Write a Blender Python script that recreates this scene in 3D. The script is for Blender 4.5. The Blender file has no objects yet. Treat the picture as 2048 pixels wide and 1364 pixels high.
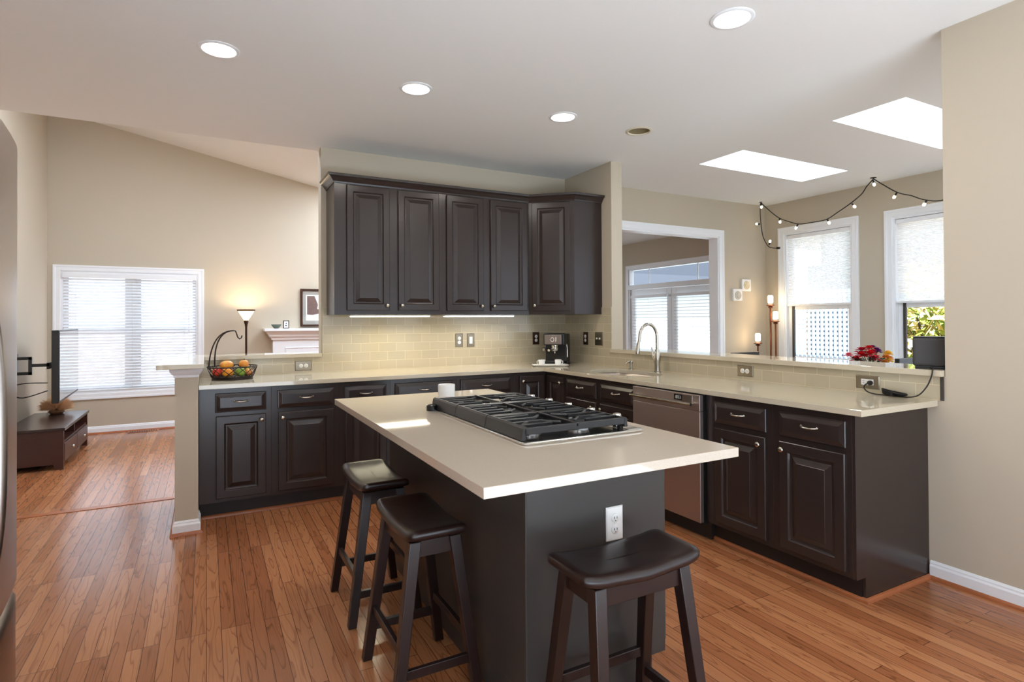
import bpy, bmesh, math, random
from mathutils import Vector, Matrix
PI = math.pi
random.seed(7)
SC = bpy.context.scene
COL = SC.collection

# ------------------------------------------------------------------ camera, world, exposure
def make_camera():
    f, th, cy, h, ro, pi_ = 1142.0112, math.radians(28.1754), 631.4772, 1.3313, -0.0056, 0.0088
    s, c, sp, cp, sr, cr = math.sin(th), math.cos(th), math.sin(pi_), math.cos(pi_), math.sin(ro), math.cos(ro)
    R0 = Vector((c, -s, 0)); V0 = Vector((s*sp, c*sp, -cp)); F = Vector((s*cp, c*cp, sp))
    R = cr*R0 - sr*V0; D = sr*R0 + cr*V0
    cam = bpy.data.cameras.new('camera'); o = bpy.data.objects.new('camera', cam); COL.objects.link(o)
    m = Matrix.Identity(4)
    for i in range(3):
        m[i][0] = R[i]; m[i][1] = -D[i]; m[i][2] = -F[i]
    m[2][3] = h
    o.matrix_world = m
    cam.sensor_fit = 'HORIZONTAL'; cam.sensor_width = 36.0
    cam.lens = 36.0*f/2048.0
    cam.shift_y = -(682-cy)/2048.0
    cam.clip_start = 0.02; cam.clip_end = 200
    SC.camera = o
make_camera()

W = bpy.data.worlds.new('sky'); SC.world = W; W.use_nodes = True
bg = W.node_tree.nodes['Background']
bg.inputs[0].default_value = (0.84, 0.94, 1.08, 1); bg.inputs[1].default_value = 1.5

SC.view_settings.view_transform = 'Standard'; SC.view_settings.look = 'None'
SC.view_settings.exposure = 0.5; SC.view_settings.gamma = 1.0; SC.view_settings.use_curve_mapping = False
SC.cycles.max_bounces = 10; SC.cycles.diffuse_bounces = 6; SC.cycles.glossy_bounces = 5
SC.cycles.transparent_max_bounces = 16; SC.cycles.sample_clamp_indirect = 6.0
SC.cycles.caustics_reflective = False; SC.cycles.caustics_refractive = False

def lamp(name, kind, loc, power, color=(1, 1, 1), size=0.1, rot=(0, 0, 0), size_y=None, parent=None, spread=None):
    l = bpy.data.lights.new(name, kind); l.energy = power; l.color = color
    if kind == 'AREA':
        l.size = size; l.shape = 'DISK'
        if size_y: l.shape = 'RECTANGLE'; l.size_y = size_y
        if spread: l.spread = spread
    elif kind == 'POINT': l.shadow_soft_size = size
    elif kind == 'SUN': l.angle = size
    o = bpy.data.objects.new(name, l); COL.objects.link(o); o.location = loc; o.rotation_euler = rot
    if parent: o.parent = parent
    return o

# the sun stands high behind the camera, to the left
lamp('sun', 'SUN', (-6, -8, 12), 35.0, (.79, .92, 1.09), .01, Vector((.30, .55, -.80)).to_track_quat('-Z', 'Y').to_euler())

# ------------------------------------------------------------------ materials
def S(r, g, b):
    f = lambda v: (v/255/12.92) if v/255 <= 0.04045 else ((v/255+0.055)/1.055)**2.4
    return (f(r), f(g), f(b), 1)
def pbr(name, col, rough=0.5, metal=0.0, spec=0.5, coat=0.0, emit=None, estr=0.0, alpha=1.0, sheen=0.0):
    m = bpy.data.materials.new(name); m.use_nodes = True
    b = m.node_tree.nodes['Principled BSDF']
    b.inputs['Base Color'].default_value = col; b.inputs['Roughness'].default_value = rough
    b.inputs['Metallic'].default_value = metal; b.inputs['Specular IOR Level'].default_value = spec
    b.inputs['Coat Weight'].default_value = coat; b.inputs['Coat Roughness'].default_value = 0.08
    if emit:
        b.inputs['Emission Color'].default_value = emit; b.inputs['Emission Strength'].default_value = estr
    return m
def nodes(m): return m.node_tree.nodes, m.node_tree.links, m.node_tree.nodes['Principled BSDF']
def noise_tint(m, scale=8.0, amount=0.08, bump=0.0, stretch=(1, 1, 1), detail=4.0):
    n, l, b = nodes(m)
    tc = n.new('ShaderNodeTexCoord'); mp = n.new('ShaderNodeMapping'); mp.inputs['Scale'].default_value = stretch
    no = n.new('ShaderNodeTexNoise'); no.inputs['Scale'].default_value = scale; no.inputs['Detail'].default_value = detail
    l.new(tc.outputs['Object'], mp.inputs[0]); l.new(mp.outputs[0], no.inputs['Vector'])
    mx = n.new('ShaderNodeMixRGB'); mx.blend_type = 'MULTIPLY'; mx.inputs[0].default_value = 1.0
    mx.inputs[1].default_value = b.inputs['Base Color'].default_value
    rp = n.new('ShaderNodeMapRange'); rp.inputs[3].default_value = 1-amount; rp.inputs[4].default_value = 1+amount
    l.new(no.outputs[0], rp.inputs[0]); l.new(rp.outputs[0], mx.inputs[2]); l.new(mx.outputs[0], b.inputs['Base Color'])
    if bump:
        bp = n.new('ShaderNodeBump'); bp.inputs['Strength'].default_value = bump; bp.inputs['Distance'].default_value = 0.002
        l.new(no.outputs[0], bp.inputs['Height']); l.new(bp.outputs[0], b.inputs['Normal'])
    return m

M = {}
M['wall'] = noise_tint(pbr('warm_beige_paint', S(192, 180, 161), 0.75, spec=0.2), 60, 0.012)
M['ceil'] = noise_tint(pbr('white_ceiling_paint', S(232, 231, 228), 0.9, spec=0.1), 90, 0.01, bump=0.15)
M['trim'] = pbr('white_trim_paint', S(235, 236, 238), 0.35)
M['cab'] = noise_tint(pbr('espresso_cabinet_paint', S(49, 40, 37), 0.23, spec=0.42), 5, 0.06)
M['toe'] = pbr('black_toe_kick', S(28, 22, 20), 0.5)
M['island'] = noise_tint(pbr('charcoal_island_paint', S(66, 62, 59), 0.33, spec=0.3), 3, 0.05)
M['nickel'] = pbr('satin_nickel', S(182, 175, 163), 0.24, 1.0)
M['chrome'] = pbr('chrome', S(215, 213, 210), 0.12, 1.0)
M['tray_steel'] = pbr('polished_stainless_steel', S(228, 225, 220), 0.2, 1.0)
M['plate'] = pbr('brushed_plate', S(150, 140, 124), 0.35, 1.0)
M['steel'] = noise_tint(pbr('brushed_stainless_steel', S(168, 158, 152), 0.3, 1.0), 40, 0.05, stretch=(1, 1, 30))
M['steel_dark'] = noise_tint(pbr('dark_stainless_steel', S(186, 172, 166), 0.42, 1.0), 40, 0.04, stretch=(30, 1, 1))
M['iron'] = noise_tint(pbr('black_cast_iron', S(34, 34, 35), 0.3, spec=0.6), 200, 0.1, bump=0.08)
M['enamel'] = pbr('black_enamel', S(16, 16, 17), 0.15)
M['black'] = pbr('black_plastic', S(20, 19, 19), 0.35)
M['rubber'] = pbr('black_rubber', S(25, 22, 22), 0.6)
M['bronze'] = pbr('dark_bronze', S(66, 42, 30), 0.4, 0.6)
M['rust'] = pbr('rust_bronze', S(110, 55, 30), 0.4, 0.4)
M['wire'] = pbr('dark_wrought_iron', S(46, 34, 28), 0.45, 0.5)
M['white_glaze'] = pbr('white_ceramic', S(240, 238, 234), 0.15)
M['white_plastic'] = pbr('white_plastic', S(238, 236, 232), 0.3)
M['slot'] = pbr('dark_slot', S(60, 55, 50), 0.6)
M['stool'] = noise_tint(pbr('dark_espresso_wood', S(36, 22, 19), 0.28, spec=0.5), 14, 0.2, stretch=(1, 8, 8))
M['tvwood'] = noise_tint(pbr('dark_cherry_wood', S(62, 30, 20), 0.36), 10, 0.25, stretch=(6, 1, 6))
M['tvtop'] = noise_tint(pbr('black_cherry_top', S(46, 30, 27), 0.22), 10, 0.2, stretch=(6, 1, 6))
M['speaker'] = pbr('charcoal_speaker_cloth', S(62, 60, 60), 0.75)
M['fabric'] = pbr('grey_mat_board', S(165, 160, 152), 0.8)
M['paper'] = pbr('white_paper', S(232, 231, 228), 0.8)
M['quartz'] = None

def quartz(name, col):
    m = pbr(name, col, 0.035, spec=0.5)
    n, l, b = nodes(m)
    tc = n.new('ShaderNodeTexCoord')
    v = n.new('ShaderNodeTexVoronoi'); v.inputs['Scale'].default_value = 260
    l.new(tc.outputs['Object'], v.inputs['Vector'])
    r = n.new('ShaderNodeValToRGB'); r.color_ramp.elements[0].position = 0.04; r.color_ramp.elements[1].position = 0.16
    r.color_ramp.elements[0].color = tuple(c*0.62 for c in col[:3])+(1,); r.color_ramp.elements[1].color = col
    l.new(v.outputs['Distance'], r.inputs[0])
    no = n.new('ShaderNodeTexNoise'); no.inputs['Scale'].default_value = 420; no.inputs['Detail'].default_value = 2
    l.new(tc.outputs['Object'], no.inputs['Vector'])
    mr = n.new('ShaderNodeMapRange'); mr.inputs[1].default_value = 0.3; mr.inputs[2].default_value = 0.7
    mr.inputs[3].default_value = 0.93; mr.inputs[4].default_value = 1.06
    l.new(no.outputs[0], mr.inputs[0])
    mx = n.new('ShaderNodeMixRGB'); mx.blend_type = 'MULTIPLY'; mx.inputs[0].default_value = 1
    l.new(r.outputs[0], mx.inputs[1]); l.new(mr.outputs[0], mx.inputs[2]); l.new(mx.outputs[0], b.inputs['Base Color'])
    return m
M['quartz'] = quartz('cream_quartz', S(196, 185, 163))
M['quartz_island'] = quartz('beige_quartz', S(196, 182, 165))
M['ledge'] = quartz('cream_quartz_ledge', S(200, 189, 168))

def floor_mat(name, rot=0.0, tint=1.0):
    m = pbr(name, S(168, 104, 66), 0.2, spec=0.45)
    n, l, b = nodes(m)
    tc = n.new('ShaderNodeTexCoord')
    mp = n.new('ShaderNodeMapping'); mp.inputs['Rotation'].default_value = (0, 0, PI/2+rot)
    l.new(tc.outputs['Object'], mp.inputs[0])
    def brick(c1, c2, mort, msz):
        br = n.new('ShaderNodeTexBrick'); br.offset = 0.37; br.offset_frequency = 3; br.squash = 1.0
        br.inputs['Scale'].default_value = 1.0; br.inputs['Brick Width'].default_value = 0.93
        br.inputs['Row Height'].default_value = 0.0572; br.inputs['Mortar Size'].default_value = msz
        br.inputs['Mortar Smooth'].default_value = 0.3; br.inputs['Bias'].default_value = 0.0
        br.inputs['Color1'].default_value = c1; br.inputs['Color2'].default_value = c2; br.inputs['Mortar'].default_value = mort
        l.new(mp.outputs[0], br.inputs['Vector']); return br
    bb = brick((0, 0, 0, 1), (1, 1, 1, 1), (0.5, 0.5, 0.5, 1), 0.0)
    ramp = n.new('ShaderNodeValToRGB'); e = ramp.color_ramp.elements
    e[0].color = S(148, 91, 57); e[0].position = 0.0
    e[1].color = S(180, 121, 82); e[1].position = 1.0
    x = e.new(0.45); x.color = S(162, 103, 66)
    x = e.new(0.7); x.color = S(170, 111, 73)
    l.new(bb.outputs['Color'], ramp.inputs[0])
    # oak grain : cathedral rings, different on each board
    sep = n.new('ShaderNodeSeparateXYZ'); l.new(mp.outputs[0], sep.inputs[0])
    off = n.new('ShaderNodeMath'); off.operation = 'MULTIPLY'; off.inputs[1].default_value = 37.0
    l.new(bb.outputs['Color'], off.inputs[0])
    sx = n.new('ShaderNodeMath'); sx.operation = 'MULTIPLY'; sx.inputs[1].default_value = 1.7
    l.new(sep.outputs[0], sx.inputs[0])
    sy = n.new('ShaderNodeMath'); sy.operation = 'MULTIPLY'; sy.inputs[1].default_value = 17.0
    l.new(sep.outputs[1], sy.inputs[0])
    cmb = n.new('ShaderNodeCombineXYZ')
    l.new(sx.outputs[0], cmb.inputs[0]); l.new(sy.outputs[0], cmb.inputs[1]); l.new(off.outputs[0], cmb.inputs[2])
    no = n.new('ShaderNodeTexNoise'); no.inputs['Scale'].default_value = 1.0; no.inputs['Detail'].default_value = 1.5
    no.inputs['Roughness'].default_value = 0.4
    l.new(cmb.outputs[0], no.inputs['Vector'])
    mul = n.new('ShaderNodeMath'); mul.operation = 'MULTIPLY'; mul.inputs[1].default_value = 9.0
    l.new(no.outputs[0], mul.inputs[0])
    fr = n.new('ShaderNodeMath'); fr.operation = 'FRACT'; l.new(mul.outputs[0], fr.inputs[0])
    gr = n.new('ShaderNodeValToRGB'); g = gr.color_ramp.elements
    g[0].position = 0.0; g[0].color = (0.54, 0.46, 0.41, 1); g[1].position = 1.0; g[1].color = (0.94, 0.92, 0.9, 1)
    y = g.new(0.22); y.color = (1.0, 1.0, 1.0, 1); y = g.new(0.9); y.color = (1.02, 1.02, 1.02, 1)
    l.new(fr.outputs[0], gr.inputs[0])
    fine = n.new('ShaderNodeTexNoise'); fine.inputs['Scale'].default_value = 1.0; fine.inputs['Detail'].default_value = 3
    mp2 = n.new('ShaderNodeMapping'); mp2.inputs['Scale'].default_value = (6, 260, 1)
    l.new(mp.outputs[0], mp2.inputs[0]); l.new(mp2.outputs[0], fine.inputs['Vector'])
    fmr = n.new('ShaderNodeMapRange'); fmr.inputs[1].default_value = 0.3; fmr.inputs[2].default_value = 0.7
    fmr.inputs[3].default_value = 0.9; fmr.inputs[4].default_value = 1.08
    l.new(fine.outputs[0], fmr.inputs[0])
    m1 = n.new('ShaderNodeMixRGB'); m1.blend_type = 'MULTIPLY'; m1.inputs[0].default_value = 0.85
    l.new(ramp.outputs[0], m1.inputs[1]); l.new(gr.outputs[0], m1.inputs[2])
    m2 = n.new('ShaderNodeMixRGB'); m2.blend_type = 'MULTIPLY'; m2.inputs[0].default_value = 1
    l.new(m1.outputs[0], m2.inputs[1]); l.new(fmr.outputs[0], m2.inputs[2])
    seam = brick((1, 1, 1, 1), (1, 1, 1, 1), (0.33, 0.26, 0.22, 1), 0.0016)
    m3 = n.new('ShaderNodeMixRGB'); m3.blend_type = 'MULTIPLY'; m3.inputs[0].default_value = 1
    l.new(m2.outputs[0], m3.inputs[1]); l.new(seam.outputs['Color'], m3.inputs[2])
    l.new(m3.outputs[0], b.inputs['Base Color'])
    bp = n.new('ShaderNodeBump'); bp.inputs['Strength'].default_value = 0.25; bp.inputs['Distance'].default_value = 0.002
    l.new(seam.outputs['Color'], bp.inputs['Height']); l.new(bp.outputs[0], b.inputs['Normal'])
    return m
M['floor'] = floor_mat('oak_strip_floor')
M['oak'] = noise_tint(pbr('oak_moulding', S(160, 92, 54), 0.3), 6, 0.15, stretch=(4, 4, 4))

def tile_mat(name, axis):
    m = pbr(name, S(196, 184, 150), 0.1, spec=0.5)
    n, l, b = nodes(m)
    tc = n.new('ShaderNodeTexCoord'); sp = n.new('ShaderNodeSeparateXYZ'); cb = n.new('ShaderNodeCombineXYZ')
    l.new(tc.outputs['Object'], sp.inputs[0]); l.new(sp.outputs[axis], cb.inputs[0]); l.new(sp.outputs[2], cb.inputs[1])
    mp = n.new('ShaderNodeMapping'); mp.inputs['Location'].default_value = (0.0, -0.002, 0); l.new(cb.outputs[0], mp.inputs[0])
    br = n.new('ShaderNodeTexBrick'); br.offset = 0.5
    br.inputs['Scale'].default_value = 1; br.inputs['Brick Width'].default_value = 0.1565; br.inputs['Row Height'].default_value = 0.0762
    br.inputs['Mortar Size'].default_value = 0.0016; br.inputs['Mortar Smooth'].default_value = 0.2
    br.inputs['Color1'].default_value = S(188, 177, 154); br.inputs['Color2'].default_value = S(180, 169, 145); br.inputs['Mortar'].default_value = S(212, 202, 172)
    l.new(mp.outputs[0], br.inputs['Vector']); l.new(br.outputs['Color'], b.inputs['Base Color'])
    bp = n.new('ShaderNodeBump'); bp.inputs['Strength'].default_value = 0.3; bp.inputs['Distance'].default_value = 0.002; bp.invert = True
    l.new(br.outputs['Fac'], bp.inputs['Height']); l.new(bp.outputs[0], b.inputs['Normal'])
    return m
M['tile_x'] = tile_mat('beige_glass_subway_tile', 0)
M['tile_y'] = tile_mat('beige_glass_subway_tile_side', 1)

def glass_mat(name, tint=(1, 1, 1, 1), refl=1.0):
    m = bpy.data.materials.new(name); m.use_nodes = True; n = m.node_tree.nodes; l = m.node_tree.links
    n.clear(); out = n.new('ShaderNodeOutputMaterial'); mix = n.new('ShaderNodeMixShader')
    tr = n.new('ShaderNodeBsdfTransparent'); tr.inputs[0].default_value = tint
    gl = n.new('ShaderNodeBsdfGlossy'); gl.inputs['Roughness'].default_value = 0.02
    lw = n.new('ShaderNodeLayerWeight'); lw.inputs[0].default_value = 0.5
    pw = n.new('ShaderNodeMath'); pw.operation = 'POWER'; pw.inputs[1].default_value = 5.0
    l.new(lw.outputs['Facing'], pw.inputs[0])
    ma = n.new('ShaderNodeMath'); ma.operation = 'MULTIPLY_ADD'; ma.inputs[1].default_value = 0.6; ma.inputs[2].default_value = 0.03
    l.new(pw.outputs[0], ma.inputs[0]); l.new(ma.outputs[0], mix.inputs[0]); l.new(tr.outputs[0], mix.inputs[1]); l.new(gl.outputs[0], mix.inputs[2])
    l.new(mix.outputs[0], out.inputs[0]); return m
M['glass'] = glass_mat('window_glass')
def translucent(name, col, fac, rough_spec=False, trans=0.0):
    m = bpy.data.materials.new(name); m.use_nodes = True; n = m.node_tree.nodes; l = m.node_tree.links
    n.clear(); out = n.new('ShaderNodeOutputMaterial'); mix = n.new('ShaderNodeMixShader'); mix.inputs[0].default_value = fac
    d = n.new('ShaderNodeBsdfDiffuse'); d.inputs[0].default_value = col
    t = n.new('ShaderNodeBsdfTranslucent'); t.inputs[0].default_value = col
    l.new(d.outputs[0], mix.inputs[1]); l.new(t.outputs[0], mix.inputs[2])
    last = mix
    if trans:
        mx = n.new('ShaderNodeMixShader'); mx.inputs[0].default_value = trans
        tr = n.new('ShaderNodeBsdfTransparent'); l.new(mix.outputs[0], mx.inputs[1]); l.new(tr.outputs[0], mx.inputs[2]); last = mx
    l.new(last.outputs[0], out.inputs[0]); return m
M['slat'] = translucent('white_blind_slat', S(242, 245, 248), 0.36)
M['shade'] = translucent('white_pleated_shade', S(250, 250, 248), 0.6, trans=0.12)
M['frosted'] = translucent('frosted_skylight', S(250, 251, 252), 0.75)
M['disc'] = pbr('downlight_diffuser', S(255, 250, 240), 0.5, emit=(1, 0.93, 0.82, 1), estr=5.0)
M['led'] = pbr('led_strip_white', S(255, 255, 250), 0.5, emit=(1, 0.97, 0.88, 1), estr=5.0)
M['led_warm'] = pbr('led_strip_warm', S(255, 250, 225), 0.5, emit=(1, 0.93, 0.68, 1), estr=4.0)
M['bulb'] = pbr('lit_bulb', S(255, 244, 220), 0.3, emit=(1, 0.86, 0.62, 1), estr=6.0)
M['candle'] = pbr('lit_lamp_glass', S(255, 244, 220), 0.3, emit=(1, 0.82, 0.55, 1), estr=5.0)
M['lampshade'] = pbr('lit_art_glass', S(250, 235, 190), 0.4, emit=(1, 0.85, 0.52, 1), estr=1.3)

# ------------------------------------------------------------------ mesh builder
class MB:
    def __init__(s): s.v = []; s.f = []
    def add(s, vs, fs):
        o = len(s.v); s.v += [tuple(p) for p in vs]; s.f += [tuple(i+o for i in q) for q in fs]; return s
    def box(s, x0, x1, y0, y1, z0, z1, mat=None):
        vs = [Vector(p) for p in [(x0,y0,z0),(x1,y0,z0),(x1,y1,z0),(x0,y1,z0),(x0,y0,z1),(x1,y0,z1),(x1,y1,z1),(x0,y1,z1)]]
        if mat: vs = [mat @ p for p in vs]
        return s.add(vs, [(0,3,2,1),(4,5,6,7),(0,1,5,4),(1,2,6,5),(2,3,7,6),(3,0,4,7)])
    def loops(s, rings, cap0=True, cap1=True, closed=True):
        n = len(rings[0]); vs = [p for r in rings for p in r]; fs = []
        for i in range(len(rings)-1):
            for j in range(n if closed else n-1):
                k = (j+1) % n
                fs.append((i*n+j, i*n+k, (i+1)*n+k, (i+1)*n+j))
        if cap0: fs.append(tuple(range(n-1, -1, -1)))
        if cap1: fs.append(tuple(range((len(rings)-1)*n, len(rings)*n)))
        return s.add(vs, fs)
    def lathe(s, prof, c=(0,0,0), n=24, axis='z', cap0=True, cap1=True):
        rings = []
        for r, z in prof:
            ring = []
            for i in range(n):
                a = 2*PI*i/n; x, y = r*math.cos(a), r*math.sin(a)
                p = {'z': (x, y, z), 'y': (x, -z, y), 'x': (z, x, y), '-x': (-z, -x, y)}[axis]
                ring.append((p[0]+c[0], p[1]+c[1], p[2]+c[2]))
            rings.append(ring)
        return s.loops(rings, cap0, cap1)
    def tube(s, pts, r, n=10, cap=True):
        pts = [Vector(p) for p in pts]; rs = r if isinstance(r, (list, tuple)) else [r]*len(pts)
        rings = []; up = None
        for i, p in enumerate(pts):
            t = (pts[min(i+1, len(pts)-1)] - pts[max(i-1, 0)]).normalized()
            if up is None:
                up = Vector((0,0,1)) if abs(t.z) < 0.9 else Vector((1,0,0))
            a = t.cross(up)
            if a.length < 1e-5: a = t.orthogonal()
            a.normalize(); b = a.cross(t).normalized(); up = b
            rings.append([p + rs[i]*(math.cos(2*PI*k/n)*a + math.sin(2*PI*k/n)*b) for k in range(n)])
        return s.loops(rings, cap, cap)
    def sphere(s, c, r, n=16, m=10, sc=(1,1,1)):
        rings = []
        for j in range(m+1):
            a = PI*j/m; rr = max(math.sin(a), 1e-3)*r
            rings.append([(c[0]+sc[0]*rr*math.cos(2*PI*i/n), c[1]+sc[1]*rr*math.sin(2*PI*i/n), c[2]-sc[2]*r*math.cos(a)) for i in range(n)])
        return s.loops(rings)
    def leg(s, p0, p1, w0, w1=None, d0=None, d1=None):
        w1 = w1 or w0; d0 = d0 or w0; d1 = d1 or w1
        r = lambda p, w, d: [(p[0]-w/2,p[1]-d/2,p[2]),(p[0]+w/2,p[1]-d/2,p[2]),(p[0]+w/2,p[1]+d/2,p[2]),(p[0]-w/2,p[1]+d/2,p[2])]
        return s.loops([r(p0, w0, d0), r(p1, w1, d1)])
    def rects(s, w, h, prof, y0=0.0, cx=0.0, cz=0.0, cap0=True):
        """nested rectangles in the xz plane, facing -y; prof = [(inset, out)]"""
        rings = []
        for ins, out in prof:
            x0, x1, z0, z1 = cx+ins, cx+w-ins, cz+ins, cz+h-ins
            rings.append([(x0,y0-out,z0),(x1,y0-out,z0),(x1,y0-out,z1),(x0,y0-out,z1)])
        return s.loops(rings, cap0, True)
    def build(s, name, mat, parent=None, loc=(0,0,0), rotz=0.0, smooth=None, bevel=0.0, seg=2, label=None):
        me = bpy.data.meshes.new(name); me.from_pydata(s.v, [], s.f); me.update()
        bm = bmesh.new(); bm.from_mesh(me)
        bmesh.ops.recalc_face_normals(bm, faces=bm.faces) if len(bm.faces) < 200000 else None
        bm.to_mesh(me); bm.free()
        if smooth is not None:
            me.shade_smooth(); me.set_sharp_from_angle(angle=math.radians(smooth))
        me.materials.append(mat if not isinstance(mat, str) else M[mat])
        o = bpy.data.objects.new(name, me); COL.objects.link(o)
        o.location = loc; o.rotation_euler = (0,0,rotz)
        if parent: o.parent = parent
        if bevel:
            b = o.modifiers.new('bevel', 'BEVEL'); b.width = bevel; b.segments = seg; b.limit_method = 'ANGLE'; b.angle_limit = math.radians(40)
            b.harden_normals = False
        if label: o['label'] = label
        return o
def tag(o, label, cat, group=None):
    o['label'] = label; o['category'] = cat
    if group: o['group'] = group
    return o
def thing(name, label, cat, loc=(0,0,0), rotz=0.0, group=None):
    o = bpy.data.objects.new(name, None); COL.objects.link(o); o.empty_display_size = 0.1
    o.location = loc; o.rotation_euler = (0,0,rotz)
    return tag(o, label, cat, group)
def struct(o, label=None):
    o['kind'] = 'structure'
    if label: o['label'] = label
    return o
def dup(root, loc, rotz, label=None):
    r = root.copy(); COL.objects.link(r); r.location = loc; r.rotation_euler = (0,0,rotz)
    if label: r['label'] = label
    for ch in list(root.children):
        c = ch.copy(); COL.objects.link(c); c.parent = r
        for g in list(ch.children):
            d = g.copy(); COL.objects.link(d); d.parent = c
    return r

# ------------------------------------------------------------------ setting
def wall_mb(axis, a0, a1, p0, p1, z0, z1, openings=()):
    """wall along x (axis 'x': spans x a0..a1, thickness y p0..p1) or along y; openings (u0,u1,v0,v1)"""
    us = sorted({a0, a1} | {u for o in openings for u in o[:2] if a0 < u < a1})
    vs = sorted({z0, z1} | {v for o in openings for v in o[2:] if z0 < v < z1})
    def hole(i, j):
        if not (0 <= i < len(us)-1 and 0 <= j < len(vs)-1): return True
        u, v = (us[i]+us[i+1])/2, (vs[j]+vs[j+1])/2
        return any(o[0] < u < o[1] and o[2] < v < o[3] for o in openings)
    P = (lambda u, p, v: (u, p, v)) if axis == 'x' else (lambda u, p, v: (p, u, v))
    mb = MB()
    for i in range(len(us)-1):
        for j in range(len(vs)-1):
            if hole(i, j): continue
            u0, u1, v0, v1 = us[i], us[i+1], vs[j], vs[j+1]
            for p in (p0, p1): mb.add([P(u0,p,v0),P(u1,p,v0),P(u1,p,v1),P(u0,p,v1)], [(0,1,2,3)])
            if hole(i-1, j): mb.add([P(u0,p0,v0),P(u0,p1,v0),P(u0,p1,v1),P(u0,p0,v1)], [(0,1,2,3)])
            if hole(i+1, j): mb.add([P(u1,p0,v0),P(u1,p1,v0),P(u1,p1,v1),P(u1,p0,v1)], [(0,1,2,3)])
            if hole(i, j-1): mb.add([P(u0,p0,v0),P(u1,p0,v0),P(u1,p1,v0),P(u0,p1,v0)], [(0,1,2,3)])
            if hole(i, j+1): mb.add([P(u0,p0,v1),P(u1,p0,v1),P(u1,p1,v1),P(u0,p1,v1)], [(0,1,2,3)])
    return weld(mb)
def weld(mb):
    idx = {}; nv = []; mp = []
    for p in mb.v:
        k = tuple(round(c, 5) for c in p)
        if k not in idx: idx[k] = len(nv); nv.append(k)
        mp.append(idx[k])
    out = MB(); out.v = nv; out.f = [tuple(mp[i] for i in f) for f in mb.f]
    out.f = [f for f in out.f if len(set(f)) == len(f)]
    return out
def slab_mb(rects, holes, z0, z1, loops=()):
    """flat slab made of the union of rects, minus rect holes; loops: list of (rect, polygon) - a rect cell with a curved hole"""
    hs = list(holes) + [r for r, _ in loops]
    xs = sorted({c for r in list(rects)+hs for c in r[:2]}); ys = sorted({c for r in list(rects)+hs for c in r[2:]})
    ins = lambda r, x, y: r[0] < x < r[1] and r[2] < y < r[3]
    def solid(i, j):
        if not (0 <= i < len(xs)-1 and 0 <= j < len(ys)-1): return False
        x, y = (xs[i]+xs[i+1])/2, (ys[j]+ys[j+1])/2
        return any(ins(r, x, y) for r in rects) and not any(ins(r, x, y) for r in holes)
    def cell(i, j): 
        x, y = (xs[i]+xs[i+1])/2, (ys[j]+ys[j+1])/2
        return any(ins(r, x, y) for r, _ in loops)
    mb = MB(); flat = abs(z1-z0) < 1e-6
    for i in range(len(xs)-1):
        for j in range(len(ys)-1):
            if not solid(i, j): continue
            x0, x1, y0, y1 = xs[i], xs[i+1], ys[j], ys[j+1]
            if not cell(i, j):
                for z in ((z0,) if flat else (z0, z1)): mb.add([(x0,y0,z),(x1,y0,z),(x1,y1,z),(x0,y1,z)], [(0,1,2,3)])
            if flat: continue
            if not solid(i-1, j): mb.add([(x0,y0,z0),(x0,y1,z0),(x0,y1,z1),(x0,y0,z1)], [(0,1,2,3)])
            if not solid(i+1, j): mb.add([(x1,y0,z0),(x1,y1,z0),(x1,y1,z1),(x1,y0,z1)], [(0,1,2,3)])
            if not solid(i, j-1): mb.add([(x0,y0,z0),(x1,y0,z0),(x1,y0,z1),(x0,y0,z1)], [(0,1,2,3)])
            if not solid(i, j+1): mb.add([(x0,y1,z0),(x1,y1,z0),(x1,y1,z1),(x0,y1,z1)], [(0,1,2,3)])
    for r, poly in loops:
        cx = sum(p[0] for p in poly)/len(poly); cy = sum(p[1] for p in poly)/len(poly); n = len(poly)
        outp = []
        for x, y in poly:
            dx, dy = x-cx, y-cy
            t = min([((r[1]-cx)/dx if dx > 0 else (r[0]-cx)/dx) if abs(dx) > 1e-9 else 1e9, ((r[3]-cy)/dy if dy > 0 else (r[2]-cy)/dy) if abs(dy) > 1e-9 else 1e9])
            outp.append((cx+dx*t, cy+dy*t))
        for z in ((z0,) if flat else (z0, z1)):
            for k in range(n):
                k2 = (k+1) % n
                a, b = outp[k], outp[k2]
                vs = [(*poly[k], z), (*poly[k2], z), (*b, z)]
                # corner of the cell between a and b
                if abs(a[0]-b[0]) > 1e-6 and abs(a[1]-b[1]) > 1e-6:
                    cxn = r[1] if max(a[0], b[0]) > r[1]-1e-6 else r[0]; cyn = r[3] if max(a[1], b[1]) > r[3]-1e-6 else r[2]
                    vs.append((cxn, cyn, z))
                vs.append((*a, z)); mb.add(vs, [tuple(range(len(vs)))])
        if not flat:
            for k in range(n):
                k2 = (k+1) % n
                mb.add([(*poly[k], z0), (*poly[k2], z0), (*poly[k2], z1), (*poly[k], z1)], [(0,1,2,3)])
    return weld(mb)
def ell(cx, cy, rx, ry, n=32, e=2.0):
    out = []
    for i in range(n):
        a = 2*PI*i/n; c, s = math.cos(a), math.sin(a)
        out.append((cx+rx*math.copysign(abs(c)**(2/e), c), cy+ry*math.copysign(abs(s)**(2/e), s)))
    return out

YB, XR, ZC = 4.956, 3.286, 2.795           # kitchen back wall, right wall plane, ceiling height
XL, YF = -1.633, 8.43                      # left wall, family room far wall
XN, XS = 6.38, 8.2                         # nook window wall, sunroom door wall
DOWN = [(0.062, 3.425), (1.164, 3.435), (2.262, 3.43), (2.255, 1.927)]
UNLIT = (2.955, 3.418)
SKY = [(4.08, 5.60, 2.083, 2.588), (4.092, 5.594, 3.39, 3.893)]

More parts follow.
